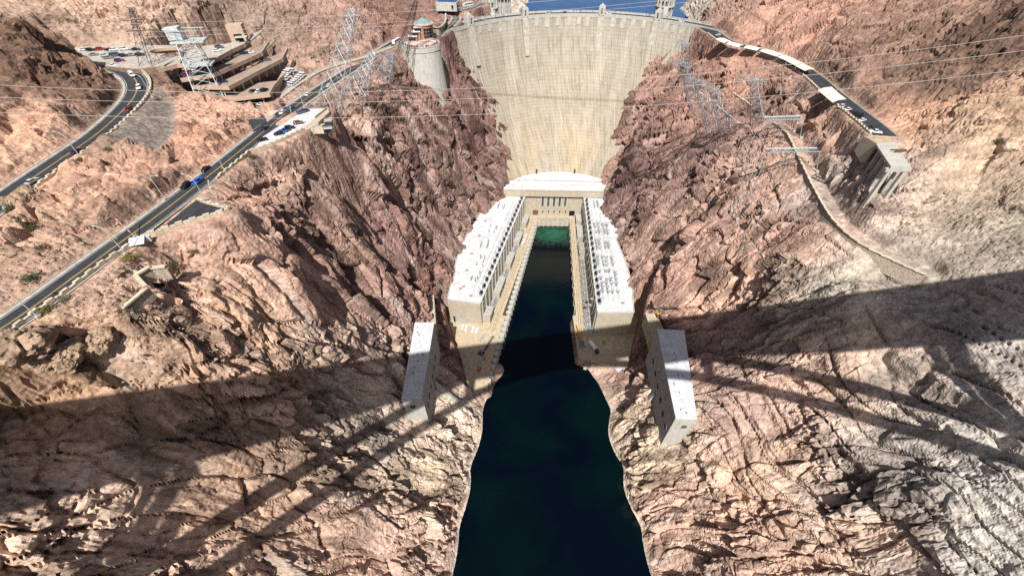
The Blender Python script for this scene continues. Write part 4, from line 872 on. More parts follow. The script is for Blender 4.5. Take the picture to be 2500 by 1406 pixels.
for a, b_ in zip(top[:-1], top[1:]): mb.bar(a + Vector((0, 0, .9)), b_ + Vector((0, 0, .9)), .18, 4)
part(mb, 'railing', M['pale_concrete'], vd)
part(MB().strip(offset(pLOW, 4.1, .08)[iv[0]:], offset(pLOW, 5.5, .08)[iv[0]:]), 'walkway', M['pale_concrete'], vd)
# masonry retaining walls
def stone_wall(name, label, pts, h, lean, coping='wall_stone', thick=.9):
    W = empty(name, pts[0], 0, label, 'wall'); lo = [p + Vector((0, 0, -h)) for p in offset(pts, lean)]; mb = MB().strip(pts, lo); mb.strip(offset(pts, -thick), pts); part(mb, 'masonry_face', M['rubble'], W)
    for a, b_ in zip(pts[:-1], pts[1:]):
        m_ = (a + b_) / 2; part(MB().box((m_.x, m_.y, m_.z + .15), ((b_ - a).length + .05, thick + .3, .5), math.atan2(b_.y - a.y, b_.x - a.x)), 'coping_stone', M[coping], W)
    return W
stone_wall('retaining_wall', 'curved dark masonry retaining wall with pale coping on the right slope', offset(smooth_path(BENCH, 4.0), 2.2, .6), 7.0, 1.6)
for k, q in enumerate([[(305, 753, 183.5), (357, 701, 184)], [(357, 701, 184), (329, 672, 184.2)], [(329, 672, 184.2), (366, 652, 184.2)], [(366, 652, 184.2), (406, 654, 184)]]): pass
cw = path([(303, 755, 183.2), (356, 701, 184.2), (330, 672, 184.6), (366, 652, 184.4), (406, 654, 183.4)]); stone_wall('culvert_wall', 'zigzag stone wing wall around the dark culvert mouth below the road', cw, 4.5, .6)
cu = at(385, 706, 180); E = empty('culvert', on_ground(385, 706), 0, 'dark culvert mouth in the slope below the zigzag stone wall', 'culvert'); g = E.location
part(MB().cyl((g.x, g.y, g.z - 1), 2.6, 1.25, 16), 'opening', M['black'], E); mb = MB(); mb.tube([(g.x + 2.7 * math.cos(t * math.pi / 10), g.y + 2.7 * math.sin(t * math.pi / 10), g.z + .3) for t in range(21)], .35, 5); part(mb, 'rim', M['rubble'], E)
# ------------------------------------------------------------------ parking garage
gar = empty('parking_garage', at(600, 245, 182), 0, 'tan terraced parking garage with open decks stepping down the hill', 'garage')
LV = [  # deck level, front parapet line (right end first)
 (199.6, [(596, 107), (565, 121), (530, 140), (480, 153), (430, 157), (385, 168)]),
 (196.2, [(638, 128), (580, 154), (521, 180), (440, 192)]),
 (192.2, [(688, 143), (620, 178), (557, 211), (468, 209)]),
 (187.6, [(702, 172), (684, 190), (668, 208), (657, 228), (566, 239), (500, 232)]),
]
fronts = []
for zl, px in LV: fronts.append([at(a, b_, zl + 1.1) for a, b_ in px])
for k, (zl, px) in enumerate(LV):
    fr_ = fronts[k]; back = [Vector((p.x - 6, p.y + 42 - 6 * k, 0)) for p in fr_[::-1]]
    poly = [(p.x, p.y) for p in fr_] + [(p.x, p.y) for p in back]
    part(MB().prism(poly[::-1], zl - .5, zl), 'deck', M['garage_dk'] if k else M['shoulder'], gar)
    for a, b_ in zip(fr_[:-1], fr_[1:]):
        m_ = (a + b_) / 2; part(MB().box((m_.x, m_.y, zl + .15), ((b_ - a).length + .3, .5, 2.0), math.atan2(b_.y - a.y, b_.x - a.x)), 'parapet', M['garage'], gar)
    r_ = fr_[0]; part(MB().box((r_.x - 3, r_.y + 12, zl + .15), (.5, 26, 2.0), R(14)), 'parapet', M['garage'], gar)
    low = LV[k + 1][0] if k < 3 else 182.2
    for a, b_ in zip(fr_[:-1], fr_[1:]):
        n_ = max(1, int((b_ - a).length / 7))
        for i in range(n_):
            p = a.lerp(b_, (i + .5) / n_); d = (b_ - a).normalized(); p = p + Vector((-d.y, d.x, 0)) * (-1.3 if True else 1.3)
            part(MB().box((p.x, p.y + .6, (low + zl - .9) / 2), (.6, .6, zl - .9 - low)), 'column', M['terrace'], gar)
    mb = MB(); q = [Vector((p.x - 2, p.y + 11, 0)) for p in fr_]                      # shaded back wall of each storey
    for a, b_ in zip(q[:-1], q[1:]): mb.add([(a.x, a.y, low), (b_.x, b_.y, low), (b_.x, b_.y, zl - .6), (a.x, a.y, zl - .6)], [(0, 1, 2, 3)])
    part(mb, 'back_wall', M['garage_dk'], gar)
st = at(581, 100, 199.6); part(MB().box((st.x, st.y + 3, 203.5), (9, 7, 9.5), R(15)), 'stair_tower', M['garage'], gar); part(MB().box((st.x + 1.6, st.y - .8, 201.6), (4.4, .6, 3.6), R(15)), 'stair_door', M['black'], gar)
p = at(590, 106, 199.6); part(MB().box((p.x, p.y + 2, 202.6), (7, 4, .3), R(15)), 'canopy', M['pale_concrete'], gar)
ow = at(411, 131, 199.6); rw = empty('ramp_well', ow, 0, 'oval tan walled ramp opening in the upper lot', 'ramp'); ring = [Vector((ow.x + 9.5 * math.cos(t * math.pi / 14), ow.y + 6.5 * math.sin(t * math.pi / 14), 199.6)) for t in range(29)]
for a, b_ in zip(ring[:-1], ring[1:]): m_ = (a + b_) / 2; part(MB().box((m_.x, m_.y, 200.3), ((b_ - a).length + .1, .45, 1.6), math.atan2(b_.y - a.y, b_.x - a.x)), 'wall', M['garage'], rw)
part(MB().prism([(p.x, p.y) for p in ring[:-1]], 199.56, 199.62), 'shaft', M['black'], rw)

# ------------------------------------------------------------------ steel towers
def lattice(name, label, base, top, wb, wt, panels, mat_, leg=.22, brace=.10, arms=(), group=None, rot=0.0, cat='pylon'):
    """four-legged lattice mast from base to top (points may lean); arms: (height fraction, half length, direction)"""
    base = Vector(base); top = Vector(top); T = empty(name, base, 0, label, cat, group); ax = (top - base); d = ax.normalized()
    u = Vector((math.cos(rot), math.sin(rot), 0)); u = (u - d * u.dot(d)).normalized(); v = d.cross(u)
    def c(i, t):
        w_ = lerp(wb, wt, t) / 2; sx, sy = ((-1, -1), (1, -1), (1, 1), (-1, 1))[i % 4]; return base + ax * t + u * sx * w_ + v * sy * w_
    for i in range(4): part(MB().bar(c(i, -.02), c(i, 1), leg, 4, leg * .7), 'leg', mat_, T)
    mb = MB(); ts = [0]; f = (wt / wb) ** (1 / panels) if wt != wb else 1; s = 1.0
    for k in range(panels): ts.append(ts[-1] + s); s *= max(f, .72)
    ts = [t / ts[-1] for t in ts]
    for t0, t1 in zip(ts[:-1], ts[1:]):
        for i in range(4):
            mb.bar(c(i, t0), c(i + 1, t1), brace, 3); mb.bar(c(i + 1, t0), c(i, t1), brace, 3); mb.bar(c(i, t1), c(i + 1, t1), brace, 3)
    o = part(mb, 'bracing', mat_, T); o['kind'] = 'stuff'
    for tf, hl, dv in arms:
        p0 = base + ax * tf; dv = Vector(dv).normalized(); a = p0 - dv * hl; b_ = p0 + dv * hl; up_ = d * (wt * .55); sd = d.cross(dv).normalized() * (wt * .5)
        mb = MB()
        for s in (-1, 1): mb.bar(a + sd * s, b_ + sd * s, leg * .75, 4)
        mb.bar(p0 + up_ * 2, a, brace, 3); mb.bar(p0 + up_ * 2, b_, brace, 3)
        n_ = 8
        for i in range(n_):
            q0 = a.lerp(b_, i / n_); q1 = a.lerp(b_, (i + 1) / n_); mb.bar(q0 + sd, q1 - sd, brace, 3); mb.bar(q0 - sd, q0 + sd, brace, 3)
        part(mb, 'cross_arm', mat_, T)
        for s in (-.95, 0, .95):
            p = p0 + dv * hl * s; part(MB().bar(p, p + Vector((0, 0, -2.6)), .14, 5), 'insulator', M['insul'], T)
    return T
GP = 'lattice pylons on the canyon slopes'
g = on_ground(806, 275)
lattice('pylon', 'tall grey lattice pylon leaning out over the lookout, beside the white parking lot', at(806, 272, 178), atY(863, 23, 252), 13, 2.6, 9, M['steel'], .24, .11, [(.62, 4.5, (1, .2, 0)), (.78, 4.5, (1, .2, 0)), (.94, 4, (1, .2, 0))], GP)
lattice('pylon', 'dense grey lattice pylon leaning beside the viaduct, next to the tallest pylon', at(860, 245, 172), atY(915, 128, 290), 11, 3.0, 8, M['steel'], .22, .11, [(.5, 7, (.9, .5, 0)), (.7, 7, (.9, .5, 0)), (.9, 6, (.9, .5, 0))], GP)
lattice('pylon', 'grey lattice pylon with long arms nearest the round visitor platform', at(930, 205, 168), atY(955, 130, 318), 12, 4.0, 7, M['steel'], .22, .11, [(.45, 8, (.8, -.6, 0)), (.75, 8, (.8, -.6, 0)), (.98, 7, (.8, -.6, 0))], GP)
lattice('pylon', 'dark slim lattice pylon leaning behind the visitor building', at(982, 132, 181), atY(1016, 2, 352), 7, 2.0, 9, M['dark_steel'], .2, .1, [(.9, 5, (1, 0, 0))], GP)
lattice('pylon', 'thin black lattice pylon behind the upper parking lot', at(368, 160, 199), atY(322, 20, at(368, 160, 199).y + 4), 7, 1.8, 8, M['dark_steel'], .16, .08, [(.62, 6, (1, .3, 0)), (.8, 6, (1, .3, 0))], GP)
lattice('pylon', 'small grey lattice pylon nearest the dam edge on the right slope', at(1688, 240, 150), atY(1668, 102, 318), 7, 2.4, 8, M['steel'], .2, .1, [(.97, 5, (.6, -.8, 0))], GP)
lattice('pylon', 'lattice pylon on the right slope, second from the dam edge', at(1712, 300, 143), atY(1662, 150, 264), 8, 2.6, 8, M['steel'], .2, .1, [(.97, 6, (.7, -.7, 0))], GP)
lattice('pylon', 'lattice pylon on the right slope, third from the dam edge', at(1742, 318, 141), atY(1700, 195, 250), 8, 2.6, 8, M['steel'], .2, .1, [(.97, 6, (.7, -.7, 0))], GP)
lattice('pylon', 'lattice pylon on the right slope, fourth from the dam edge', at(1776, 322, 142), atY(1738, 216, 244), 8, 2.6, 8, M['steel'], .2, .1, [(.97, 6, (.7, -.7, 0))], GP)
lattice('pylon', 'lattice pylon with twin beam top standing apart at the end of the pale path', at(1850, 312, 148), atY(1838, 190, 246), 9, 2.8, 8, M['steel'], .22, .11, [(.97, 7.5, (.75, -.65, 0))], GP)
# take-off frames with a long level beam
def portal(label, a, b_, zb, zt):
    T = empty('line_portal', a, 0, label, 'steel frame', 'line take-off frames'); a = Vector(a); b_ = Vector(b_); d = (b_ - a).normalized(); s = Vector((-d.y, d.x, 0)) * 2.2
    mb = MB().bar(a + s, b_ + s, .42, 4); part(mb, 'beam', M['pale_steel'], T); part(MB().bar(a - s, b_ - s, .24, 4), 'beam', M['steel'], T)
    mb = MB(); n_ = 12
    for i in range(n_): p, q = a.lerp(b_, i / n_), a.lerp(b_, (i + 1) / n_); mb.bar(p + s, q - s, .1, 3); mb.bar(p - s, q + s, .1, 3); mb.bar(p + s, p - s + Vector((0, 0, 0)), .1, 3); mb.bar(p + s + Vector((0, 0, -2.2)), q + s + Vector((0, 0, -2.2)), .12, 3); mb.bar(p + s, q + s + Vector((0, 0, -2.2)), .09, 3); mb.bar(p - s + Vector((0, 0, -2.2)), q - s, .09, 3)
    part(mb, 'bracing', M['steel'], T)['kind'] = 'stuff'
    for e, o in ((0.03, -3), (.5, 0), (.97, 3)):
        p = a.lerp(b_, e); zg = ground_z(p.x, p.y)
        for k in (-1, 1):
            f = p + s * k * 1.9 + d * o; zg = ground_z(f.x, f.y); part(MB().bar(p + s * k, (f.x, f.y, zg - .5), .2, 4), 'leg', M['steel'], T); part(MB().box((f.x, f.y, zg + .3), (1.6, 1.6, 1.4)), 'footing', M['pale_concrete'], T)
        mb = MB(); q0 = Vector((p.x, p.y, (p.z + zg) / 2))
        for k in (-1, 1): mb.bar(p + s * k, q0 - s * k * 1.5, .09, 3); mb.bar(q0 + s * k * 1.5, Vector((p.x, p.y, zg)) - s * k * 1.9, .09, 3)
        part(mb, 'brace', M['steel'], T)
    return T
def portal_px(label, p0, p1, h):
    g0 = on_ground((p0[0] + p1[0]) / 2, (p0[1] + p1[1]) / 2 + 12); zt = g0.z + h; a, b_ = at(*p0, zt), at(*p1, zt); return portal(label, a, b_, 0, zt)
portal_px('grey steel frame with a long level beam at the top of the retaining wall', (1868, 290), (1958, 287), 9)
portal_px('grey steel frame with a long white beam over the retaining wall, lower of two', (1872, 368), (2000, 366), 10)
# pale cableway head tower beside the garage
hb = at(520, 236, 186.5); ht = Vector((hb.x - 4, hb.y + 6, hb.z + 26)); HT = lattice('head_tower', 'pale steel cableway tower with a white cabin on top beside the garage', hb, ht, 13, 8, 6, M['pale_steel'], .26, .13, (), None, R(20), 'tower')
mb = MB(); part(MB().box((ht.x - 3.5, ht.y - 1, ht.z + 3.2), (6.5, 5, 4.4), R(15)), 'cabin', M['pale_steel'], HT); mb = MB(); mb.prism([(ht.x - 7, ht.y - 4), (ht.x, ht.y - 2.4), (ht.x - 1, ht.y + 2.6), (ht.x - 8, ht.y + 1)], ht.z + 5.5, [ht.z + 6, ht.z + 6.6, ht.z + 6.6, ht.z + 6]); part(mb, 'cabin_roof', M['white_roof'], HT)
for zz, xx in ((0, 1.2), (-11, 1.0)): part(MB().box((ht.x + 1.5, ht.y, ht.z + zz), (13 * xx, 9, .7), R(15)), 'platform', M['pale_steel'], HT)
mb = MB()
for i in range(5):
    for s in (-1, 1): mb.bar((ht.x - 5 + i * 3.2, ht.y + s * 4, ht.z), (ht.x - 5 + i * 3.2, ht.y + s * 4, ht.z + 5), .16, 4)
mb.bar((ht.x - 5, ht.y - 4, ht.z + 5), (ht.x + 9, ht.y - 2, ht.z + 5), .2, 4); mb.bar((ht.x - 5, ht.y + 4, ht.z + 5), (ht.x + 9, ht.y + 5, ht.z + 5), .2, 4); part(mb, 'top_frame', M['pale_steel'], HT)
part(MB().bar(at(437, 193, 190), ht + Vector((-5, 0, -6)), .55, 4), 'back_stay', M['dark_steel'], HT)

# ------------------------------------------------------------------ wires
def wire(name, label, pts, Y, r, mat_, group, dY=0.0):
    """three sighted points in the vertical plane Y; a parabola through them is the hanging wire"""
    P = [atY(a, b_, Y) for a, b_ in pts]; xs_ = np.array([p.x for p in P]); zs_ = np.array([p.z for p in P]); c = np.polyfit(xs_, zs_, 2); x0, x1 = xs_.min(), xs_.max()
    mb = MB(); n_ = 48; q = [Vector((lerp(x0, x1, i / n_), Y + dY, float(np.polyval(c, lerp(x0, x1, i / n_))))) for i in range(n_ + 1)]; mb.tube(q, r, 4)
    return tag(mb.build(name, mat_), label, 'wire', group)
GW = 'bright power lines across the canyon'
for lab, pts, Y, r in (
 ('thin bright power line, topmost of the three above the garage and visitor building', [(-60, 63), (600, 50), (1500, -12)], 240, .07),
 ('thin bright power line, middle one of three above the garage and visitor building', [(-60, 82), (600, 72), (1660, -2)], 240, .07),
 ('thin bright power line, lowest of the three above the garage and visitor building', [(-60, 97), (500, 86), (1680, 6)], 240, .07),
 ('bright power line crossing the dam face, top one of the three long spans', [(-60, 205), (760, 226), (2560, 78)], 165, .075),
 ('bright power line crossing the dam face, middle one of the three long spans', [(-60, 235), (850, 250), (2560, 116)], 160, .075),
 ('bright power line crossing the dam face, lowest of the three long spans', [(-60, 272), (850, 288), (2560, 162)], 155, .075),
): wire('power_line', lab, pts, Y, r, M['wire'], GW)
for k in range(5):
    wire('haul_cable', 'brown haul cable across the dam face, ' + ('top one', 'second from top', 'middle one', 'second from bottom', 'bottom one')[k] + ' of the bundle', [(760, 190 + k * .5), (1400, 239 + k * 1.4), (2350, 247 + k * 1.2)], 300 + k * 1.0, .075, M['wire_dk'], 'brown cable bundle across the dam')

# ------------------------------------------------------------------ visitor building on its round platform
pc = at(1027, 108, 181.5); VP = empty('visitor_platform', (pc.x, pc.y, 150), 0, 'massive round pale concrete platform left of the dam', 'platform')
mb = MB(); n_ = 40; ring_ = [(181.5, 15.4), (178.5, 15.6), (178.5, 15.2), (160, 16.6), (138, 18.6)]; vs_ = []
for zz, rr in ring_:
    for i in range(n_): a = 2 * math.pi * i / n_; vs_.append((pc.x + rr * math.cos(a), pc.y + rr * .95 * math.sin(a) + (181.5 - zz) * -.05, zz))
mb.add(vs_, [tuple(range(n_))] + [(k * n_ + i, (k + 1) * n_ + i, (k + 1) * n_ + (i + 1) % n_, k * n_ + (i + 1) % n_) for k in range(len(ring_) - 1) for i in range(n_)]); part(mb, 'drum', M['pale_concrete'], VP)
part(MB().cyl((pc.x, pc.y, 181.52), 13.8, .08, 36), 'terrace_floor', M['terrace'], VP)
mb = MB()
for i in range(n_): a = 2 * math.pi * i / n_; b_ = 2 * math.pi * (i + 1) / n_; mb.bar((pc.x + 15 * math.cos(a), pc.y + 14.3 * math.sin(a), 182.4), (pc.x + 15 * math.cos(b_), pc.y + 14.3 * math.sin(b_), 182.4), .3, 4)
part(mb, 'railing', M['pale_concrete'], VP)
vb = at(1037, 92, 181.6); VB = empty('visitor_building', vb, 0, 'round orange brick visitor building with green copper cone roof', 'building')
part(MB().cyl((vb.x, vb.y, 181.6), 7.6, 9.6, 24), 'drum', M['brick'], VB); part(MB().cyl((vb.x, vb.y, 191.3), 8.3, .7, 24), 'cornice', M['terrace'], VB)
part(MB().cyl((vb.x, vb.y, 192.05), 6.9, 3.6, 24, .7), 'cone_roof', M['copper'], VB); part(MB().cyl((vb.x, vb.y, 195.7), .35, 2.6, 8, .05), 'finial', M['copper'], VB)
for k in range(3):
    for j in range(4): a = R(-75 + j * 17); part(MB().box((vb.x + 7.55 * math.cos(a), vb.y + 7.55 * math.sin(a), 183.6 + k * 2.4), (.5, 1.9, 1.8), a), 'window', M['glass'], VB)
for k, (dx, dz, w_) in enumerate(((-3.0, 6.2, 6), (-5.0, 3.6, 6), (-7.4, 1.0, 6.5))):
    part(MB().box((vb.x + dx, vb.y - 5 - k * 2.6, 181.6 + (dz + 2.4) / 2), (w_, 6, dz + 2.4), R(8)), 'stepped_wing', M['brick'], VB); part(MB().box((vb.x + dx - .2, vb.y - 5.4 - k * 2.6, 181.75 + dz + 2.4), (w_ + 1, 6.6, .35), R(8)), 'wing_roof', M['white_roof'], VB)
    part(MB().box((vb.x + dx - .3, vb.y - 8.1 - k * 2.6, 181.4 + dz + .9), (w_ - 1, .3, 1.7), R(8)), 'window', M['glass'], VB)
cr_ = MB(); rr = random.Random(3)
def figure(mb, x_, y_, z_): mb.box((x_, y_, z_ + .42), (.3, .26, .84), rr.random() * 3, .85).box((x_, y_, z_ + 1.14), (.46, .28, .6), rr.random() * 3, .9).cyl((x_, y_, z_ + 1.45), .13, .26, 6, .1)
for i in range(70): a = R(rr.uniform(190, 372)); q = rr.uniform(11.5, 14.2); figure(cr_, pc.x + q * math.cos(a), pc.y + q * .94 * math.sin(a), 181.6)
M['cloth'] = mat('mixed_clothing', (.06, .055, .07), .8, var=.4, scale=.4)
tag(cr_.build('visitor_crowd', M['cloth']), 'crowd of tiny visitors along the round platform railing', 'crowd', None, 'stuff')
cr_ = MB()
for i in range(130):
    a = lerp(cl, cr, rr.random()); q = rr.choice((1.2, 1.6, 12.6)) + rr.uniform(-.4, .4); figure(cr_, 63 + (139.5 + q) * math.cos(a), 340.5 + (139.5 + q) * math.sin(a), 180.02)
for i in range(60): p = at(rr.uniform(1062, 1090), rr.uniform(66, 84), 180.2); figure(cr_, p.x, p.y, 180.2)
tag(cr_.build('walkway_crowd', M['cloth']), 'crowd of tiny pedestrians along the dam crest walkways', 'crowd', None, 'stuff')

# ------------------------------------------------------------------ intake towers behind the dam
def intake(label, c, r_, zb, zt):
    T = empty('intake_tower', (c[0], c[1], zb), 0, label, 'tower', 'intake towers in the lake'); part(MB().cyl((0 + c[0], c[1], zb), r_ * .8, zt - zb, 24), 'shaft', M['pale_concrete'], T)
    for i in range(12):
        a = 2 * math.pi * i / 12 + .13; part(MB().box((c[0] + r_ * .92 * math.cos(a), c[1] + r_ * .92 * math.sin(a), (zb + zt) / 2), (r_ * .34, 1.2, zt - zb), a), 'fin', M['pale_concrete'], T)
        a += math.pi / 12; 
        for z0 in (zt - 33, zt - 22, zt - 10): part(MB().box((c[0] + r_ * .8 * math.cos(a), c[1] + r_ * .8 * math.sin(a), z0), (.4, 1.7, 6.5), a), 'window', M['glass'], T)
    for zz in (zt, zt - 15, 181): part(MB().cyl((c[0], c[1], zz - .9), r_ * 1.16, 1.2, 24), 'ring', M['pale_concrete'], T)
    return T
Z0 = 110
i1 = atY(1197, 20, 512); intake('pale ribbed concrete intake tower behind the left dam crest, nearer of two', (i1.x, i1.y), 7.6, Z0, 215)
i2 = atY(1229, 10, 566); intake('pale ribbed concrete intake tower behind the left dam crest, farther of two', (i2.x, i2.y), 7.6, Z0, 215)
i3 = atY(1622, 20, 520); intake('pale ribbed concrete intake tower behind the right dam crest', (i3.x, i3.y), 8.6, Z0, 215)
def footbridge(label, a, b_):
    E = empty('tower_bridge', a, 0, label, 'bridge', 'footbridges to the intake towers'); d = (b_ - a); n_ = 4; mb = MB(); an = math.atan2(d.y, d.x); m_ = (a + b_) / 2; part(MB().box((m_.x, m_.y, 180.3), (d.length, 5, 1.2), an), 'deck', M['pale_concrete'], E)
    s = Vector((-d.y, d.x, 0)).normalized() * 2.4
    for k in (-1, 1): part(MB().box((m_.x + s.x * k, m_.y + s.y * k, 181.4), (d.length, .3, 1.0), an), 'parapet', M['pale_concrete'], E)
    for i in range(n_): p = a.lerp(b_, (i + .5) / n_); part(MB().box((p.x, p.y, 165), (1.2, 4, 29.4), an), 'pier', M['pale_concrete'], E)
footbridge('pale concrete footbridge to the left intake towers', Vector((-18, 470, 180)), Vector((i1.x, i1.y - 6, 180))); footbridge('pale concrete footbridge to the right intake tower', Vector((150, 474, 180)), Vector((i3.x, i3.y - 7, 180)))
bb = at(1094, 22, 188); BB = empty('blue_roof_building', bb, 0, 'low grey building with a flat blue roof beyond the visitor building', 'building'); part(MB().box((bb.x, bb.y, 190.5), (20, 12, 7), R(-8)), 'wall', M['pale_concrete'], BB); part(MB().box((bb.x, bb.y, 194.2), (18, 10, .4), R(-8)), 'roof', M['blue_roof'], BB)
for i in range(3): part(MB().box((bb.x + 5 + i * 2.4, bb.y - 6.9 - i * -.33, 190.2), (1.9, .3, 3.2), R(-8)), 'window', M['glass'], BB)
rb = smooth_path([at(*p) for p in ((1040, 62, 186), (1070, 68, 186), (1086, 54, 186.4), (1088, 34, 187))]); stone_wall('retaining_wall', 'grey curved concrete retaining wall behind the visitor building', rb[::-1], 7, .5, 'pale_concrete')
# ------------------------------------------------------------------ vehicles
PAINT = {n: mat('paint_' + n, c, .3, .1, var=.02, spec=.5) for n, c in dict(white=(.72, .73, .74), black=(.012, .013, .015), grey=(.22, .23, .25), silver=(.45, .47, .49), navy=(.012, .022, .07), blue=(.02, .10, .42), red=(.28, .015, .02), maroon=(.12, .008, .022), purple=(.12, .02, .12), slate=(.09, .13, .18), orange=(.45, .10, .02), brown=(.16, .09, .05)).items()}
def profile(mb, pts, w0, w1=None):
    """side outline (x, z) pulled to width; w1 per point narrows the top"""
    n_ = len(pts); ws = w1 or [w0] * n_; v_ = [(x_, -ws[i], z_) for i, (x_, z_) in enumerate(pts)] + [(x_, ws[i], z_) for i, (x_, z_) in enumerate(pts)]
    return mb.add(v_, [tuple(range(n_)), tuple(range(2 * n_ - 1, n_ - 1, -1))] + [(i, n_ + i, n_ + (i + 1) % n_, (i + 1) % n_) for i in range(n_)])
def mesh_of(mb, name, m):
    o = mb.build(name, m); d = o.data; bpy.data.objects.remove(o); return d
KIND = {}
def car_kind(k, L_, W_, body, cab, roof, wheel_r=.34, wb=.3):
    h = W_ / 2; KIND[k] = dict(
        body=mesh_of(profile(MB(), body, h, [h * (.94 if z_ > .85 else 1) for _, z_ in body]), 'body', PAINT['white']),
        windows=mesh_of(profile(MB(), cab, h, [h * (.93 if z_ < 1.1 else .78) for _, z_ in cab]), 'windows', M['glass']),
        roof=mesh_of(profile(MB(), roof, h * .78), 'roof', PAINT['white']),
        wheel=mesh_of(MB().bar((0, -.11, 0), (0, .11, 0), wheel_r, 12), 'wheel', M['rubber']), rim=mesh_of(MB().bar((0, -.125, 0), (0, .125, 0), wheel_r * .6, 8), 'rim', M['rim']), head=mesh_of(MB().box((0, 0, 0), (.12, .42, .18)), 'headlight', M['tan_roof']), tail=mesh_of(MB().box((0, 0, 0), (.1, .36, .2)), 'tail_light', M['signred']), L=L_, W=W_, r=wheel_r, wb=wb)
car_kind('sedan', 4.7, 1.85, [(-2.35, .35), (2.3, .35), (2.35, .6), (2.2, .8), (1.0, .95), (-1.6, .98), (-2.3, .92), (-2.38, .6)], [(1.05, .95), (.35, 1.4), (-1.0, 1.4), (-1.75, .97)], [(.4, 1.38), (.25, 1.47), (-.9, 1.47), (-1.1, 1.38)])
car_kind('suv', 4.8, 1.95, [(-2.35, .42), (2.3, .42), (2.38, .8), (2.25, 1.0), (1.15, 1.12), (-2.2, 1.15), (-2.4, .8)], [(1.2, 1.1), (.5, 1.68), (-1.95, 1.68), (-2.25, 1.14)], [(.55, 1.66), (.4, 1.78), (-1.9, 1.78), (-2.05, 1.66)], .38)
car_kind('van', 5.6, 2.05, [(-2.8, .4), (2.6, .4), (2.75, .85), (2.5, 1.15), (1.9, 1.25), (-2.75, 1.25), (-2.82, .8)], [(2.0, 1.22), (1.35, 2.0), (-2.65, 2.0), (-2.75, 1.24)], [(1.4, 1.95), (1.2, 2.25), (-2.6, 2.25), (-2.75, 1.95)], .38)
car_kind('pickup', 5.7, 2.0, [(-2.8, .45), (2.7, .45), (2.8, .85), (2.65, 1.1), (1.3, 1.15), (-.85, 1.15), (-.85, .95), (-2.75, .95)], [(1.35, 1.12), (.75, 1.78), (-.65, 1.78), (-.85, 1.14)], [(.8, 1.76), (.65, 1.86), (-.6, 1.86), (-.75, 1.76)], .4)
def vehicle(kind, colour, loc, heading, label, name=None, group=None, pitch=0.0):
    K = KIND[kind]; nm = name or {'sedan': 'parked_car', 'suv': 'parked_car', 'van': 'van', 'pickup': 'pickup_truck'}[kind]
    E = empty(nm, loc, heading, label, {'van': 'van', 'pickup': 'pickup truck'}.get(kind, 'car'), group)
    def ad(n_, mesh, p=(0, 0, 0), paint=None):
        o = bpy.data.objects.new(n_, mesh); COL.objects.link(o); o.parent = E; o.location = p
        if paint: o.material_slots[0].link = 'OBJECT'; o.material_slots[0].material = paint
        return o
    ad('body', K['body'], paint=PAINT[colour]); ad('windows', K['windows']); ad('roof', K['roof'], paint=PAINT[colour])
    for sx in (-1, 1):
        for sy in (-1, 1):
            w_ = ad('wheel', K['wheel'], (sx * K['L'] * K['wb'], sy * (K['W'] / 2 - .1), K['r'])); r_ = bpy.data.objects.new('rim', K['rim']); COL.objects.link(r_); r_.parent = w_
        ad('headlight', K['head'], (K['L'] / 2 - .1, sx * .62, .72)); ad('tail_light', K['tail'], (-K['L'] / 2 + .02, sx * .68, .8))
    return E
def heading(pts, p):
    i = min(range(len(pts) - 1), key=lambda k: (pts[k] - p).length); d = pts[i + 1] - pts[i]; return math.atan2(d.y, d.x)
def on_road(pts, px, py, kind, colour, label, flip=False, name='moving_car', group='cars on the roads', dz=.07):
    z_ = pts[len(pts) // 2].z
    for _ in range(4):
        p = at(px, py, z_); i = min(range(len(pts)), key=lambda k: (pts[k] - p).length); z_ = pts[i].z
    p.z = z_ + dz; return vehicle(kind, colour, p, heading(pts, p) + (math.pi if flip else 0), label, name, group)
for a in (
 (pUP, 82, 446, 'sedan', 'silver', 'silver car at the near end of the upper road'), (pUP, 190, 372, 'sedan', 'navy', 'dark blue car on the straight of the upper road'),
 (pUP, 316, 271, 'suv', 'maroon', 'dark red car leaving the bend of the upper road', True), (pUP, 341, 217, 'suv', 'white', 'white car in the middle of the upper road bend', True),
 (pUP, 324, 187, 'van', 'white', 'white van at the top of the upper road bend', True), (pUP, 277, 163, 'sedan', 'white', 'white car where the upper road meets the upper lot', True),
 (pLOW, 485, 447, 'pickup', 'blue', 'bright blue pickup on the lower road beside a black car'), (pLOW, 456, 457, 'suv', 'black', 'black car beside the bright blue pickup on the lower road', True),
 (pLOW, 503, 416, 'sedan', 'black', 'black car on the lower road ahead of the blue pickup', True), (pLOW, 647, 316, 'sedan', 'navy', 'dark blue car on the lower road just below the junction'),
 (pLOW, 691, 277, 'sedan', 'white', 'white car in the road junction', True), (pLOW, 711, 266, 'suv', 'slate', 'grey car just past the road junction'),
 (pLOW, 753, 233, 'sedan', 'white', 'white car on the lower road above the junction'), (pLOW, 805, 212, 'suv', 'white', 'white car on the viaduct of the lower road'),
 (jn, 637, 258, 'sedan', 'white', 'white car on the short street to the garage'), (jn, 684, 257, 'suv', 'maroon', 'dark red car turning into the street to the garage'),
): on_road(*a[:6], flip=len(a) > 6)
p = at(968, 106, 180.1); B = empty('shuttle_bus', p, heading(pLOW, p), 'white shuttle bus at the foot of the visitor building', 'bus')
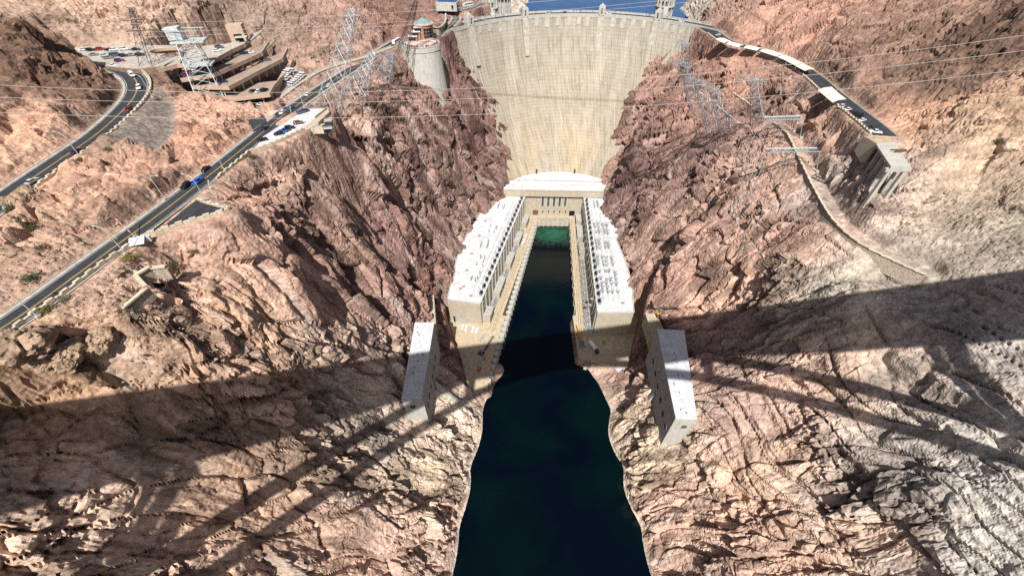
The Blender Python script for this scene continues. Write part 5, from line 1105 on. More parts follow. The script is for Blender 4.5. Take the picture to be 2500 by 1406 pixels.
def bus(B, L_=10.5):
    MB().box((0, 0, 1.75), (L_, 2.5, 2.5)).build('body', PAINT['white'], B); MB().box((0, 0, 2.2), (L_ - .6, 2.56, .9)).build('windows', M['glass'], B); MB().box((L_ / 2, 0, 2.0), (.1, 2.2, 1.3)).build('windscreen', M['glass'], B); MB().box((0, 0, 3.1), (L_ * .4, 1.4, .3)).build('roof_unit', M['pale_steel'], B)
    for sx in (-.3, .3):
        for sy in (-1, 1): MB().bar((sx * L_, sy * 1.1 - .15, .5), (sx * L_, sy * 1.1 + .15, .5), .5, 12).build('wheel', M['rubber'], B)
bus(B)
p = at(1143, 16, 188); B = empty('tour_bus', p, R(48), 'white tour bus beside the blue roofed building', 'bus'); bus(B, 12)
# lots: px, py, z, heading (deg), kind, colour, label
LOTS = [
 (736, 277, 183.6, 50, 'suv', 'slate', 'grey blue car parked first at the far end of the white lookout lot'), (745, 274, 183.6, 50, 'suv', 'navy', 'navy car parked last at the far end of the white lookout lot'),
 (729, 303, 183.6, 25, 'suv', 'brown', 'dark brown car parked by the parapet of the white lookout lot'), (708, 315, 183.6, 28, 'suv', 'black', 'black car parked between the blue car and the brown car on the lookout lot'),
 (698, 320, 183.6, 28, 'sedan', 'navy', 'navy car parked behind the bright blue car on the lookout lot'), (690, 324, 183.6, 28, 'sedan', 'blue', 'bright blue car parked by the parapet of the white lookout lot'), (682, 329, 183.6, 28, 'sedan', 'black', 'black car parked in front of the bright blue car on the lookout lot'),
 (641, 344, 183.6, 40, 'suv', 'black', 'black car parked alone at the narrow end of the white lookout lot'),
 (206, 124, 199.6, 20, 'sedan', 'white', 'white car at the hill end of the back row in the upper lot'), (223, 125, 199.6, 20, 'suv', 'black', 'black car next to the red car in the upper lot'), (247, 123, 199.6, 25, 'suv', 'red', 'red car in the back row of the upper lot'), (268, 124, 199.6, 20, 'sedan', 'black', 'black car next to two white cars in the back row of the upper lot'), (280, 124, 199.6, 20, 'sedan', 'white', 'white car right beside a black car in the back row of the upper lot'), (304, 123, 199.6, 25, 'suv', 'white', 'white car second from the ramp end of the back row in the upper lot'), (332, 123, 199.6, 20, 'sedan', 'black', 'black car at the ramp end of the back row in the upper lot'),
 (230, 136, 199.6, 25, 'sedan', 'grey', 'grey car alone at the hill end of the middle row in the upper lot'), (256, 138, 199.6, 25, 'sedan', 'silver', 'silver car in the middle row of the upper lot'), (264, 144, 199.6, 25, 'sedan', 'grey', 'grey car in front of the big dark car in the upper lot'), (284, 138, 199.6, 30, 'van', 'slate', 'big slate blue van in the middle row of the upper lot'), (303, 139, 199.6, 25, 'suv', 'navy', 'navy car beside the big slate blue van in the upper lot'), (322, 137, 199.6, 25, 'sedan', 'grey', 'grey car between two navy cars in the upper lot'), (343, 137, 199.6, 25, 'suv', 'navy', 'navy car at the ramp end of the middle row in the upper lot'), (293, 151, 199.6, 30, 'suv', 'purple', 'purple car in the front row of the upper lot'),
 (536, 118, 199.6, 25, 'suv', 'slate', 'slate car on the top deck of the garage'), (531, 126, 199.6, 25, 'sedan', 'white', 'white car on the top deck of the garage'),
 (597, 133, 196.2, 28, 'suv', 'navy', 'navy car on the second deck of the garage'), (612, 131, 196.2, 28, 'sedan', 'white', 'white car at the far end of the second garage deck'), (552, 147, 196.2, 28, 'suv', 'white', 'white car behind the cableway tower on the second garage deck'),
 (592, 169, 192.2, 30, 'suv', 'purple', 'purple car on the third deck of the garage'), (563, 184, 192.2, 30, 'sedan', 'red', 'red car on the third deck of the garage'), (636, 149, 192.2, 30, 'sedan', 'black', 'black car at the far end of the third garage deck'), (652, 149, 192.2, 30, 'suv', 'slate', 'slate car at the far corner of the third garage deck'),
 (447, 187, 196.2, 5, 'sedan', 'black', 'black car by the left parapet of the garage'), (459, 187, 196.2, 5, 'suv', 'purple', 'purple car by the left parapet of the garage'), (482, 187, 196.2, 5, 'suv', 'navy', 'navy car by the left parapet of the garage'),
 (618, 225, 187.7, 75, 'sedan', 'black', 'black car left of a white car on the lowest garage deck'), (633, 225, 187.7, 75, 'sedan', 'white', 'white car between two black cars on the lowest garage deck'), (646, 223, 187.7, 75, 'suv', 'black', 'black car at the round corner of the lowest garage deck'), (545, 202, 192.2, 20, 'sedan', 'navy', 'navy car near the bend of the third garage deck parapet'),
 (2052, 263, 180.1, 210, 'suv', 'silver', 'silver car first in the row below the wide canopies'), (2068, 270, 180.1, 205, 'sedan', 'white', 'white car second in the row below the wide canopies'), (2076, 276, 180.1, 205, 'sedan', 'maroon', 'dark red car in the row below the wide canopies'), (2084, 281, 180.1, 205, 'suv', 'black', 'black car next to the dark red car on the right bank road'), (2094, 287, 180.1, 205, 'van', 'black', 'long black van in the row on the right bank road'), (2103, 296, 180.1, 205, 'sedan', 'white', 'white car at the parapet below the long black van'), (2124, 314, 180.1, 215, 'sedan', 'black', 'black car second from the end of the right bank road'), (2136, 325, 180.1, 160, 'pickup', 'white', 'white pickup at the closed end of the right bank road'),
 (1752, 88, 180.1, 200, 'suv', 'silver', 'silver car at the dam end of the right bank road'), (1808, 115, 180.1, 165, 'suv', 'black', 'black car between the second and third canopy'), (1862, 115, 180.1, 200, 'pickup', 'white', 'white pickup beside the fourth canopy'), (1851, 117, 180.1, 200, 'sedan', 'black', 'black car beside the third canopy'), (1971, 177, 180.1, 215, 'sedan', 'orange', 'orange car under the end of the last narrow canopy'),
]
for px, py, z_, hd, kd, colr, lab in LOTS: vehicle(kd, colr, at(px, py, z_ + .02), R(hd), lab, None, 'parked cars')
for r_ in range(2):
    for i in range(6):
        t = i / 5; px, py = (lerp(698, 722, t), lerp(209, 190, t)) if r_ == 0 else (lerp(709, 738, t), lerp(211, 191, t))
        p = at(px, py, 182.4); p.z = max(182.4, ground_z(p.x, p.y) + .05); vehicle('van', 'white', p, R(155), ('upper', 'lower')[r_] + ' row of white vans beside the garage, ' + ORD[i] + ' van from the left', None, 'white vans beside the garage')
for px, colr, lab in ((1340, 'silver', 'silver car on the dam crest near the second tower'), (1483, 'white', 'white car on the dam crest right of the third tower'), (1660, 'white', 'white car on the dam crest right of the rightmost tower'), (1178, 'blue', 'blue car on the dam crest between the first two towers'), (1378, 'navy', 'navy car on the middle of the dam crest'), (1110, 'black', 'black car on the dam crest near the visitor building')):
    ph, _, _ = dam_phi(px, 48); q = 139.5 + 5; p = Vector((63 + q * math.cos(ph), 340.5 + q * math.sin(ph), 180.06)); vehicle('suv', colr, p, ph + math.pi / 2, lab, 'crest_car', 'cars on the dam crest')
for i, (px, py) in enumerate(((1130, 800), (1139, 802), (1155, 806), (1164, 808))): vehicle('pickup', 'white', at(px, py, 9.95), R(78), 'white pickup parked on the yard before the left powerhouse wing, ' + ('leftmost', 'second from left', 'third from left', 'rightmost')[i] + ' of four', None, 'white pickups on the left yard')
for i, (px, py) in enumerate(((1284, 578), (1280, 588), (1276, 596))): vehicle('van', 'white', at(px, py, 9.95), R(76), 'small white van on the left quay deck, ' + ('farthest', 'middle', 'nearest')[i] + ' of three', None, 'white vans on the left deck')
# box truck, crane, lifts and stores on the yards
p = at(1448, 850, 9.95); T = empty('box_truck', p, R(118), 'white box trailer truck with black cab on the right yard', 'truck'); MB().box((1.2, 0, 2.4), (8.5, 2.5, 2.9)).build('cargo_box', PAINT['white'], T); MB().box((-5, 0, 1.5), (3.0, 2.4, 2.2)).build('cab', PAINT['black'], T); MB().box((-2, 0, .75), (9, 1.6, .5)).build('chassis', M['dark_steel'], T)
for xx in (-5, 2, 4.2):
    for s in (-1, 1): MB().bar((xx, s * 1.05 - .15, .5), (xx, s * 1.05 + .15, .5), .5, 12).build('wheel', M['rubber'], T)
p = at(1414, 822, 9.95); T = empty('yellow_crane', p, R(100), 'yellow mobile crane at the corner of the right quay deck', 'crane'); MB().box((0, 0, 1.3), (6, 2.4, 1.4)).build('carrier', M['yellow_plant'], T); MB().box((-1.2, 0, 2.6), (2, 2, 1.4)).build('cab', M['yellow_plant'], T); MB().bar((-1.5, 0, 3), (8.5, 0, 4.2), .42, 4).build('boom', M['yellow_plant'], T)
for xx in (-2, 2):
    for s in (-1, 1): MB().bar((xx, s * 1.1 - .2, .55), (xx, s * 1.1 + .2, .55), .55, 12).build('wheel', M['rubber'], T)
p = at(1170, 902, 9.95); T = empty('boom_lift', p, R(66), 'orange boom lift at the tip of the left yard', 'lift'); MB().box((0, 0, .9), (3, 2.2, 1.2)).build('base', M['orange_plant'], T); MB().bar((0, 0, 1.5), (7.6, 0, 3.0), .22, 4).build('boom', M['pale_steel'], T); MB().box((8.2, 0, 3.0), (1.6, 1.8, 1.1)).build('basket', M['orange_plant'], T)
for xx in (-1, 1):
    for s in (-1, 1): MB().bar((xx, s * 1.0 - .15, .45), (xx, s * 1.0 + .15, .45), .45, 10).build('wheel', M['rubber'], T)
p = at(1175, 862, 9.95); T = empty('derrick', p, R(60), 'small grey steel derrick beside the dark barge rail on the left yard', 'crane')
for s in ((-1.6, -1.6), (1.6, -1.6), (1.6, 1.6), (-1.6, 1.6)): MB().bar((s[0], s[1], 0), (s[0] * .2, s[1] * .2, 6.5), .18, 4).build('leg', M['pale_steel'], T)
MB().bar((0, 0, 5.5), (5.0, .5, 2.5), .16, 4).build('jib', M['pale_steel'], T); MB().box((0, 0, .3), (4.4, 4.4, .6)).build('base', M['dark_steel'], T)
for lab, px, py, a, m_, dims in (('grey steel frames laid in a row on the left yard', 1177, 825, 62, 'steel', (9, 2.2, .8)), ('dark loading ramp along the water edge of the left yard', 1194, 838, 66, 'dark_steel', (16, 1.6, .6)), ('grey cage of switchgear at the corner of the right yard', 1420, 842, 95, 'insul', (6, 4, 1.6)), ('small pile of planks on the right yard', 1490, 850, 60, 'tan_roof', (4, 2.2, .5)), ('small wheeled machine beside the box truck on the right yard', 1474, 836, 30, 'grey_concrete', (3, 1.8, 1.2))):
    p = at(px, py, 9.95); T = empty('yard_stores', p, R(a), lab, 'equipment'); L_, W_, h = dims
    for s in (-1, 1): MB().box((0, s * W_ * .45, h / 2), (L_, W_ * .1, h)).build('side_rail', M[m_], T)
    for i in range(7): MB().box((-L_ / 2 + L_ * (i + .5) / 7, 0, h * .55), (L_ * .07, W_ * .82, h * .5)).build('rung', M[m_], T)
p = at(1440, 890, 0.2); T = empty('landing_stage', p, R(-18), 'white floating landing stage below the right yard', 'jetty')
for x_, y_, l_, w_ in ((0, 0, 10, 2.6), (-3, -3.4, 2.4, 5), (1.5, -3.2, 2.4, 4.6), (5, -2.2, 2.2, 4)): MB().box((x_, y_, .5), (l_, w_, 1.1)).build('float', M['white_roof'], T)
p = at(1511, 905, 6); T = empty('pump_house', p, R(25), 'small white pump house on the bank below the right yard', 'hut'); MB().box((0, 0, 1.6), (6.5, 4.2, 3.2)).build('wall', M['pale_concrete'], T); MB().box((0, 0, 3.4), (7.2, 4.8, .35)).build('roof', M['white_roof'], T)
p = at(1606, 772, 53.05); T = empty('bulldozer', p, R(95), 'yellow bulldozer on the ramp behind the right valve house', 'bulldozer'); MB().box((0, 0, 1.3), (3.6, 1.7, 1.1)).build('body', M['yellow_plant'], T); MB().box((-.7, 0, 2.3), (1.4, 1.4, 1.2)).build('cab', M['yellow_plant'], T); MB().box((2.4, 0, .8), (.3, 3, 1.3)).build('blade', M['yellow_plant'], T)
for s in (-1, 1): MB().box((0, s * 1.15, .5), (3.8, .55, 1.0)).build('track', M['rubber'], T)
p = at(1043, 738, 53.05); T = empty('crate', p, R(10), 'brown crate on the ramp behind the left valve house', 'crate'); MB().box((0, 0, .9), (3.2, 3, 1.8)).build('body', M['rust'], T); MB().box((0, 0, 1.9), (3.4, 3.2, .2)).build('lid', M['rust'], T)

# ------------------------------------------------------------------ switchgear on the powerhouse roofs
ins_meshes = dict(base=mesh_of(MB().box((0, 0, .15), (1.0, 1.0, .3)), 'base', M['insul']), post=mesh_of(MB().cyl((0, 0, .3), .26, 3.4, 8, .18), 'post', M['insul']), cap=mesh_of(MB().box((0, 0, 3.85), (.9, .3, .3)), 'cap', M['steel']))
vee_meshes = dict(base=mesh_of(MB().box((0, 0, .15), (1.5, .9, .3)), 'base', M['insul']), post=mesh_of(MB().bar((0, 0, .2), (-1.0, 0, 3.8), .17, 6).bar((0, 0, .2), (1.0, 0, 3.8), .17, 6), 'post', M['insul']), cap=mesh_of(MB().bar((-1.5, 0, 3.8), (1.5, 0, 3.8), .12, 4), 'cap', M['steel']))
def insulator(meshes, p, rz, lab, grp):
    if (int(p.x * 31 + p.y * 17) % 9) == 0: return
    p = p + Vector((math.sin(p.x * 7.3 + p.y) * .7, math.cos(p.y * 5.1) * .7, 0)); rz += math.sin(p.x * 3.3) * .25
    E = empty('insulator', p, rz, lab, 'insulator', grp); E.scale = (1.25, 1.25, 1 + .25 * math.sin(p.y * 9))
    for n_, d in meshes.items(): o = bpy.data.objects.new(n_, d); COL.objects.link(o); o.parent = E
for k, (cx_, cy_) in enumerate(((1224, 505), (1203, 560), (1184, 598), (1175, 640), (1159, 678))):
    an = math.atan2(158, 39.4)
    for i in range(3):
        for j in range(2):
            p = at(cx_, cy_, 35.55) + Vector((math.cos(an), math.sin(an), 0)) * ((i - 1) * 4.2) + Vector((math.sin(an), -math.cos(an), 0)) * (j * 5.0 - 2.5); insulator(ins_meshes, p, an, ('near', 'middle', 'far')[i] + ' ' + ('left', 'right')[j] + ' insulator post in the ' + ('farthest', 'second farthest', 'middle', 'second nearest', 'nearest')[k] + ' cluster on the left wing roof', 'insulator posts on the left wing roof')
for k, (cx_, cy_, n_, m_) in enumerate(((1454, 500, 2, 3), (1468, 560, 4, 4), (1470, 600, 4, 3), (1476, 640, 4, 3), (1484, 675, 4, 3), (1488, 705, 4, 3))):
    an = math.atan2(164, 9.8)
    for i in range(m_):
        for j in range(n_):
            p = at(cx_, cy_, 35.55) + Vector((math.cos(an), math.sin(an), 0)) * ((i - (m_ - 1) / 2) * 4.6) + Vector((math.sin(an), -math.cos(an), 0)) * ((j - (n_ - 1) / 2) * 3.9); insulator(vee_meshes if k else ins_meshes, p, an + math.pi / 2, 'switch insulator on the right wing roof, ' + ORD[5 - k] + ' block, ' + ORD[i] + ' row, ' + ORD[j] + ' from the left', 'switch insulators on the right wing roof')
def rack(I, t, side, nm, k, off=-2.2):
    p, an = along(I, t, off, side); E = empty('bushing_rack', (p.x, p.y, 35.5), an, f'bushing rack on the {nm} wing roof edge, {ORD[k]} from the near end', 'rack', 'bushing racks along the roof edges')
    for s in (-1, 1):
        for e in (-1, 1): MB().bar((s * 1.9, e * .9, 0), (s * 1.6, e * .8, 3.6), .13, 4).build('leg', M['steel'], E); MB().box((0, 0, 3.7), (4.2, 2.2, .22)).build('top', M['steel'], E)
    for i in (-1, 0, 1): MB().bar((i * 1.3, 0, 3.8), (i * 1.3 + .3, 1.4 * side, 6.0), .2, 6, .12).build('bushing', M['insul'], E)
    MB().box((0, -.2, 1.1), (2.6, 1.2, 1.6)).build('cabinet', M['insul'], E)
for i in range(19): rack(LI, .06 + i * .049, 1, 'left', i)
for i in range(19): rack(RI, .06 + i * .049, -1, 'right', i)
for W, cen in ((WL, [(1190, 500), (1185, 540), (1170, 575), (1152, 620), (1140, 660), (1132, 700), (1150, 722), (1124, 705)]), (WR, [(1475, 500), (1477, 520), (1445, 730), (1440, 745), (1520, 740)])):
    for px, py in cen: p = at(px, py, 35.55); part(MB().box((p.x, p.y, 35.7), (2.6, 2.2, .5), R(14)), 'roof_hatch', M['rubble'], W)
for W, I, side, nm in ((WL, LI, 1, 'left'), (WR, RI, -1, 'right')):                      # bus pipes above the roofs
    for o in ((-5.5, -9) if side > 0 else (-6, -10, -14, -18)):
        a, b_ = along(I, .08, o, side)[0], along(I, .9, o, side)[0]; part(MB().bar((a.x, a.y, 39.6), (b_.x, b_.y, 39.6), .11, 5), 'bus_pipe', M['steel'], W)
        for k in range(9): q = a.lerp(b_, k / 8); part(MB().bar((q.x, q.y, 35.4), (q.x, q.y, 39.6), .09, 4), 'pipe_stand', M['steel'], W)
# long lattice gantry above the right transformers
G = empty('bus_gantry', (*RI[0], 10), 0, 'grey steel lattice gantry standing over the right wing transformers', 'gantry'); mb = MB()
for i in range(11):
    a = along(RI, .04 + i * .062, 6.3, -1)[0]; b_ = along(RI, .04 + i * .062, 1.2, -1)[0]; part(MB().bar((a.x, a.y, 9.9), (a.x, a.y, 22), .2, 4), 'post', M['steel'], G)
    mb.bar((a.x, a.y, 22), (b_.x, b_.y, 30), .14, 4)
    if i: mb.bar((pa.x, pa.y, 22), (a.x, a.y, 22), .16, 4).bar((pa.x, pa.y, 22), (b_.x, b_.y, 30), .09, 3).bar((a.x, a.y, 22), (pb.x, pb.y, 30), .09, 3)
    pa, pb = a, b_
part(mb, 'lattice', M['steel'], G)['kind'] = 'stuff'
# ------------------------------------------------------------------ right bank: canopies, trestle, old machine
def canopy(label, c, name='shade_canopy', ridge=True, h=4.0):
    """c: four ground corners (x, y) in order along the ridge: a0, a1 (river side), b1, b0"""
    a0, a1, b1, b0 = [Vector((p.x, p.y, 0)) for p in c]; z_ = 180.05; E = empty(name, ((a0 + b1) / 2).to_3d() + Vector((0, 0, z_)), 0, label, 'canopy', 'cream shade canopies on the right bank road')
    m0, m1 = a0.lerp(b0, .42), a1.lerp(b1, .42); Zv = lambda p, q: Vector((p.x, p.y, z_ + q))
    for q0, q1, r0, r1, e0, e1 in ((a0, a1, m0, m1, h - .9, h), (m0, m1, b0, b1, h, h - .35)):
        up_ = Vector((0, 0, .16)); v_ = [Zv(q0, e0), Zv(q1, e0), Zv(r1, e1), Zv(r0, e1)]; part(MB().add(v_ + [p + up_ for p in v_], [(3, 2, 1, 0), (4, 5, 6, 7), (0, 1, 5, 4), (1, 2, 6, 5), (2, 3, 7, 6), (3, 0, 4, 7)]), 'roof_sheet', M['tan_roof'], E)
    for p in (a0, a1, a0.lerp(a1, .5)): q = p.lerp(m0, .06); part(MB().bar(Zv(q, 0), Zv(q, h - .9), .14, 4), 'post', M['dark_steel'], E)
    for p in (b0, b1, b0.lerp(b1, .5)): q = p.lerp(m0, .06); part(MB().bar(Zv(q, 0), Zv(q, h - .4), .14, 4), 'post', M['dark_steel'], E)
OR = ('first', 'second', 'third', 'fourth', 'fifth', 'sixth', 'seventh')
for k, (p0, p1) in enumerate((((1750, 96), (1771, 106)), ((1774, 107), (1806, 116)), ((1816, 116), (1852, 124)), ((1855, 124), (1902, 139)), ((1901, 139), (1925, 149)), ((1923, 149), (1947, 161)), ((1945, 161), (1971, 174)))):
    a, b_ = at(*p0, 183.2), at(*p1, 183.2); a, b_ = a.lerp(b_, .05), a.lerp(b_, .95); d = (b_ - a).normalized(); s = Vector((-d.y, d.x, 0)) * 5.0; s = s if s.x > 0 else -s
    canopy(f'cream gabled shade canopy on the right bank road, {OR[k]} from the dam', [a - s * .3, b_ - s * .3, b_ + s * 1.15, a + s * 1.15])
canopy('wide cream shade canopy spanning the right bank road, upper of two', [at(1996, 221, 183.2), at(2013, 235, 183.2), at(2047, 228, 183.7), at(2030, 213, 183.7)], 'wide_canopy'); canopy('wide cream shade canopy spanning the right bank road, lower of two', [at(2014, 236, 183.2), at(2032, 251, 183.2), at(2066, 243, 183.7), at(2048, 229, 183.7)], 'wide_canopy')
T = empty('concrete_trestle', at(2180, 400, 165), 0, 'ruined concrete trestle jutting out past the end of the right bank road', 'trestle')
d0, d1, d2, d3 = at(2140, 352, 180), at(2186, 349, 180), at(2224, 406, 180), at(2176, 407, 180)
part(MB().prism([(p.x, p.y) for p in (d0, d3, d2, d1)], 178.9, 179.9), 'deck', M['pale_concrete'], T)
r0, r1 = at(2113, 334, 180), at(2166, 334, 180)
for i in range(9):
    a, b_ = r0.lerp(d0, (i + .5) / 9), r1.lerp(d1, (i + .5) / 9); part(MB().bar(a + Vector((0, 0, .1)), b_ + Vector((0, 0, .1)), .35, 4), 'sleeper', M['deck_concrete'], T)
part(MB().prism([(p.x, p.y) for p in (r0, d0, d1, r1)], 178, 179.95), 'ramp', M['shoulder'], T)
for t in (.25, .5, .75):
    a, b_ = d0.lerp(d3, t), d1.lerp(d2, t)
    for e in (.1, .9): p = a.lerp(b_, e); zg = ground_z(p.x, p.y) - 3; part(MB().box((p.x, p.y, (178.8 + zg) / 2), (2.2, .9, 178.8 - zg), R(10)), 'pier', M['grey_concrete'], T)
    m_ = (a + b_) / 2; part(MB().bar((a.x, a.y, 178.1), (b_.x, b_.y, 178.1), .7, 4), 'cap_beam', M['pale_concrete'], T)
for e in (.08, .92): p = d3.lerp(d2, e); zg = ground_z(p.x, p.y) - 4; part(MB().box((p.x, p.y + .6, (178.8 + zg) / 2), (1.8, 1.5, 178.8 - zg), R(3), .8), 'end_leg', M['pale_concrete'], T)
part(MB().bar(d3 + Vector((-1.4, .6, -1.9)), d2 + Vector((1.4, .6, -1.9)), 1.05, 4), 'end_beam', M['pale_concrete'], T)
part(MB().box(((d0.x + d1.x) / 2 + 1, (d0.y * .7 + d3.y * .3), 180.3), (7.5, .35, .6)), 'frame', M['rust'], T); part(MB().box(((d0.x + d1.x) / 2 + 1, (d0.y * .6 + d3.y * .4), 180.6), (7.5, .35, .6)), 'frame', M['rust'], T)
for i, (px, py) in enumerate(((2112, 345), (2140, 360))): pass
bw = [at(2108, 332, 180), at(2140, 352, 180)]; mb = MB(); zb = 168; mb.add([bw[0], bw[1], Vector((bw[1].x, bw[1].y, zb)), Vector((bw[0].x, bw[0].y, zb + 4)), bw[0] + Vector((1, 0, 0)), bw[1] + Vector((1, 0, 0)), Vector((bw[1].x + 1, bw[1].y, zb)), Vector((bw[0].x + 1, bw[0].y, zb + 4))], [(0, 1, 2, 3), (0, 4, 5, 1), (1, 5, 6, 2), (0, 3, 7, 4)]); part(mb, 'side_wall', M['concrete'], T)
og = on_ground(2010, 445); E = empty('scrap_frame', og, R(-55), 'black rusty steel frame lying beside the retaining wall', 'machine')
for zz in (.5, 2.2):
    for s in (-1.6, 1.6): MB().bar((-5.5, s, zz), (5.5, s, zz), .22, 4).build('chord', M['dark_steel'], E)
for i in range(7):
    xx = -5.5 + i * 1.83
    for s in (-1.6, 1.6): MB().bar((xx, s, .5), (xx, s, 2.2), .14, 4).build('strut', M['rust'], E)
    MB().bar((xx, -1.6, 2.2), (xx, 1.6, 2.2), .16, 4).build('cross_bar', M['dark_steel'], E)
MB().box((3, 0, 1.4), (3, 2.2, 1.2)).build('drum_housing', M['dark_steel'], E)
# pale footpaths on the right slope
for lab, pts in (('thin pale footpath zigzagging below the canopies', [(1774, 196), (1790, 228), (1806, 240), (1838, 262)]), ('thin pale footpath leading down between the pylons', [(1705, 225), (1745, 256), (1775, 280), (1800, 300), (1842, 316)])):
    g_ = []
    for a, b_ in zip(pts[:-1], pts[1:]):
        for i in range(8): g_.append(on_ground(lerp(a[0], b_[0], i / 8), lerp(a[1], b_[1], i / 8)))
    mb = MB(); 
    for a, b_ in zip(g_[:-1], g_[1:]): mb.bar(a + Vector((0, 0, .35)), b_ + Vector((0, 0, .35)), .38, 4)
    o = mb.build('footpath', M['tan_roof']); tag(o, lab, 'path', None, 'structure')

# ------------------------------------------------------------------ roadside things on the left
def lamp(label, base, head_dir, h=9.5, sign=False):
    T = empty('street_lamp', base, head_dir, label, 'street lamp', 'street lamps along the roads'); MB().cyl((0, 0, 0), .16, h, 8, .09).build('pole', M['pale_steel'], T); MB().box((0, 0, .35), (.9, .9, .7)).build('base', M['pale_concrete'], T)
    MB().tube([(0, 0, h), (1.2, 0, h + .8), (3.4, 0, h + 1.1)], .09, 5).build('arm', M['pale_steel'], T); MB().box((3.8, 0, h + 1.05), (1.1, .4, .2)).build('lamp_head', M['pale_steel'], T)
    if sign: MB().box((.2, 0, h * .62), (.12, 1.2, 1.2)).build('yellow_sign', M['signyellow'], T)
for lab, px, py, z_, a, sg in (('street lamp beside the barrier on the lower road', 308, 622, 185.8, 165, False), ('street lamp at the near corner of the lower road', 95, 775, 186, 165, False), ('street lamp with a yellow sign on the lower road', 561, 440, 184, 165, True), ('street lamp beside the black turnout', 503, 490, 185, 165, False), ('street lamp at the tip of the black turnout', 546, 517, 185.2, 120, False), ('street lamp on the outer edge of the upper road bend', 374, 240, 196, 165, False), ('street lamp on the straight of the upper road', 200, 388, 193.4, 165, False), ('street lamp beside the road junction', 744, 266, 183.2, 160, False), ('street lamp at the near end of the upper road', 14, 511, 192.2, 165, False), ('street lamp behind the parked cars on the lookout lot', 728, 322, 183.4, 110, False), ('street lamp on the hill side of the lower road near the turnout', 404, 488, 185.2, -15, False)):
    p = at(px, py, z_); lamp(lab, p, R(a), sign=sg)
b = at(333, 583, 185.9); E = empty('road_barrier', b, R(150), 'red and white striped barrier arm raised beside the lower road', 'barrier'); MB().box((0, 0, .6), (.8, .8, 1.2)).build('post', M['pale_steel'], E)
for i in range(10): MB().bar((0, 0, 1.2), (0, 0, 1.2), .1) if False else MB().bar(Vector((i * .62, 0, 1.2 + i * .55)), Vector(((i + 1) * .62, 0, 1.2 + (i + 1) * .55)), .13, 4).build('stripe', M['signred'] if i % 2 else M['white_roof'], E)
for i, (px, py, lab) in enumerate(((286, 584, 'yellow bollard left of the barrier on the hill side of the lower road'), (275, 590, 'yellow bollard farthest left by the lower road'), (325, 590, 'yellow bollard at the foot of the barrier arm'), (338, 579, 'yellow bollard right of the barrier arm'))):
    p = at(px, py, 186); E = empty('bollard', p, 0, lab, 'bollard', 'yellow bollards at the barrier'); MB().cyl((0, 0, 0), .16, 1.5, 8).build('post', M['signyellow'], E); MB().cyl((0, 0, 1.5), .18, .12, 8).build('cap', M['signyellow'], E)
p = at(344, 602, 184.6); p.z = ground_z(p.x, p.y); E = empty('solar_panel', p, R(20), 'white tilted panel on a stand below the barrier', 'panel'); MB().add([(-2.2, -1.5, 1.0), (2.2, -1.5, 1.0), (2.2, 1.5, 2.2), (-2.2, 1.5, 2.2), (-2.2, -1.5, 1.15), (2.2, -1.5, 1.15), (2.2, 1.5, 2.35), (-2.2, 1.5, 2.35)], [(3, 2, 1, 0), (4, 5, 6, 7), (0, 1, 5, 4), (1, 2, 6, 5), (2, 3, 7, 6), (3, 0, 4, 7)]).build('panel', M['white_roof'], E)
for s in (-1.6, 1.6): MB().bar((s, 0, -.6), (s, 0, 1.6), .1, 4).build('leg', M['steel'], E)
p = at(365, 588, 185); E = empty('control_cabinet', p, R(20), 'grey control cabinet by the parapet next to the barrier', 'cabinet'); MB().box((0, 0, .9), (1.8, 1.2, 1.8)).build('body', M['pale_steel'], E); MB().box((0, 0, 1.9), (2, 1.4, .15)).build('lid', M['white_roof'], E)
# lookout buttress and hut
lb = at(790, 300, 183); E = empty('lookout_buttress', lb, 0, 'tan concrete lookout with a deep buttress at the end of the white lot', 'lookout'); q = [at(*p) for p in ((742, 312, 183.3), (770, 292, 183.3), (800, 268, 183.3), (806, 280, 183.3), (778, 306, 183.3), (752, 318, 183.3))]
part(MB().prism([(p.x, p.y) for p in q[::-1]], 180, 183.7), 'floor', M['concrete'], E); f0, f1, f2, f3 = at(745, 314, 183), at(778, 312, 183), at(798, 358, 165), at(776, 340, 172)
part(MB().add([f0, f1, f2, f3, f0 + Vector((0, 5, 0)), f1 + Vector((2, 5, 0)), f2 + Vector((1, 5, 0)), f3 + Vector((0, 5, 0))], [(0, 1, 2, 3), (4, 7, 6, 5), (0, 4, 5, 1), (1, 5, 6, 2), (2, 6, 7, 3), (3, 7, 4, 0)]), 'buttress', M['concrete'], E)
for a, b_ in zip(q[1:4], q[2:5]): m_ = (a + b_) / 2; part(MB().box((m_.x, m_.y, 184.2), ((b_ - a).length, .4, 1.1), math.atan2(b_.y - a.y, b_.x - a.x)), 'parapet', M['concrete'], E)
p = at(797, 309, 183); E = empty('cable_car_hut', p, R(12), 'small dark hut with a railed landing hanging off the lookout', 'hut'); MB().box((1.5, .5, 1.3), (3.4, 3, 2.6)).build('cabin', M['dark_steel'], E); MB().box((1.5, .5, 2.75), (3.8, 3.4, .25)).build('roof', M['grey_concrete'], E); MB().box((-.5, -1.8, -.2), (7, 2, .3)).build('landing', M['pale_steel'], E)
for i in range(6): MB().bar((-3.6 + i * 1.3, -2.7, 0), (-3.6 + i * 1.3, -2.7, 1.1), .05, 4).build('rail_post', M['pale_steel'], E)
MB().bar((-3.9, -2.7, 1.1), (3, -2.7, 1.1), .06, 4).build('handrail', M['pale_steel'], E)

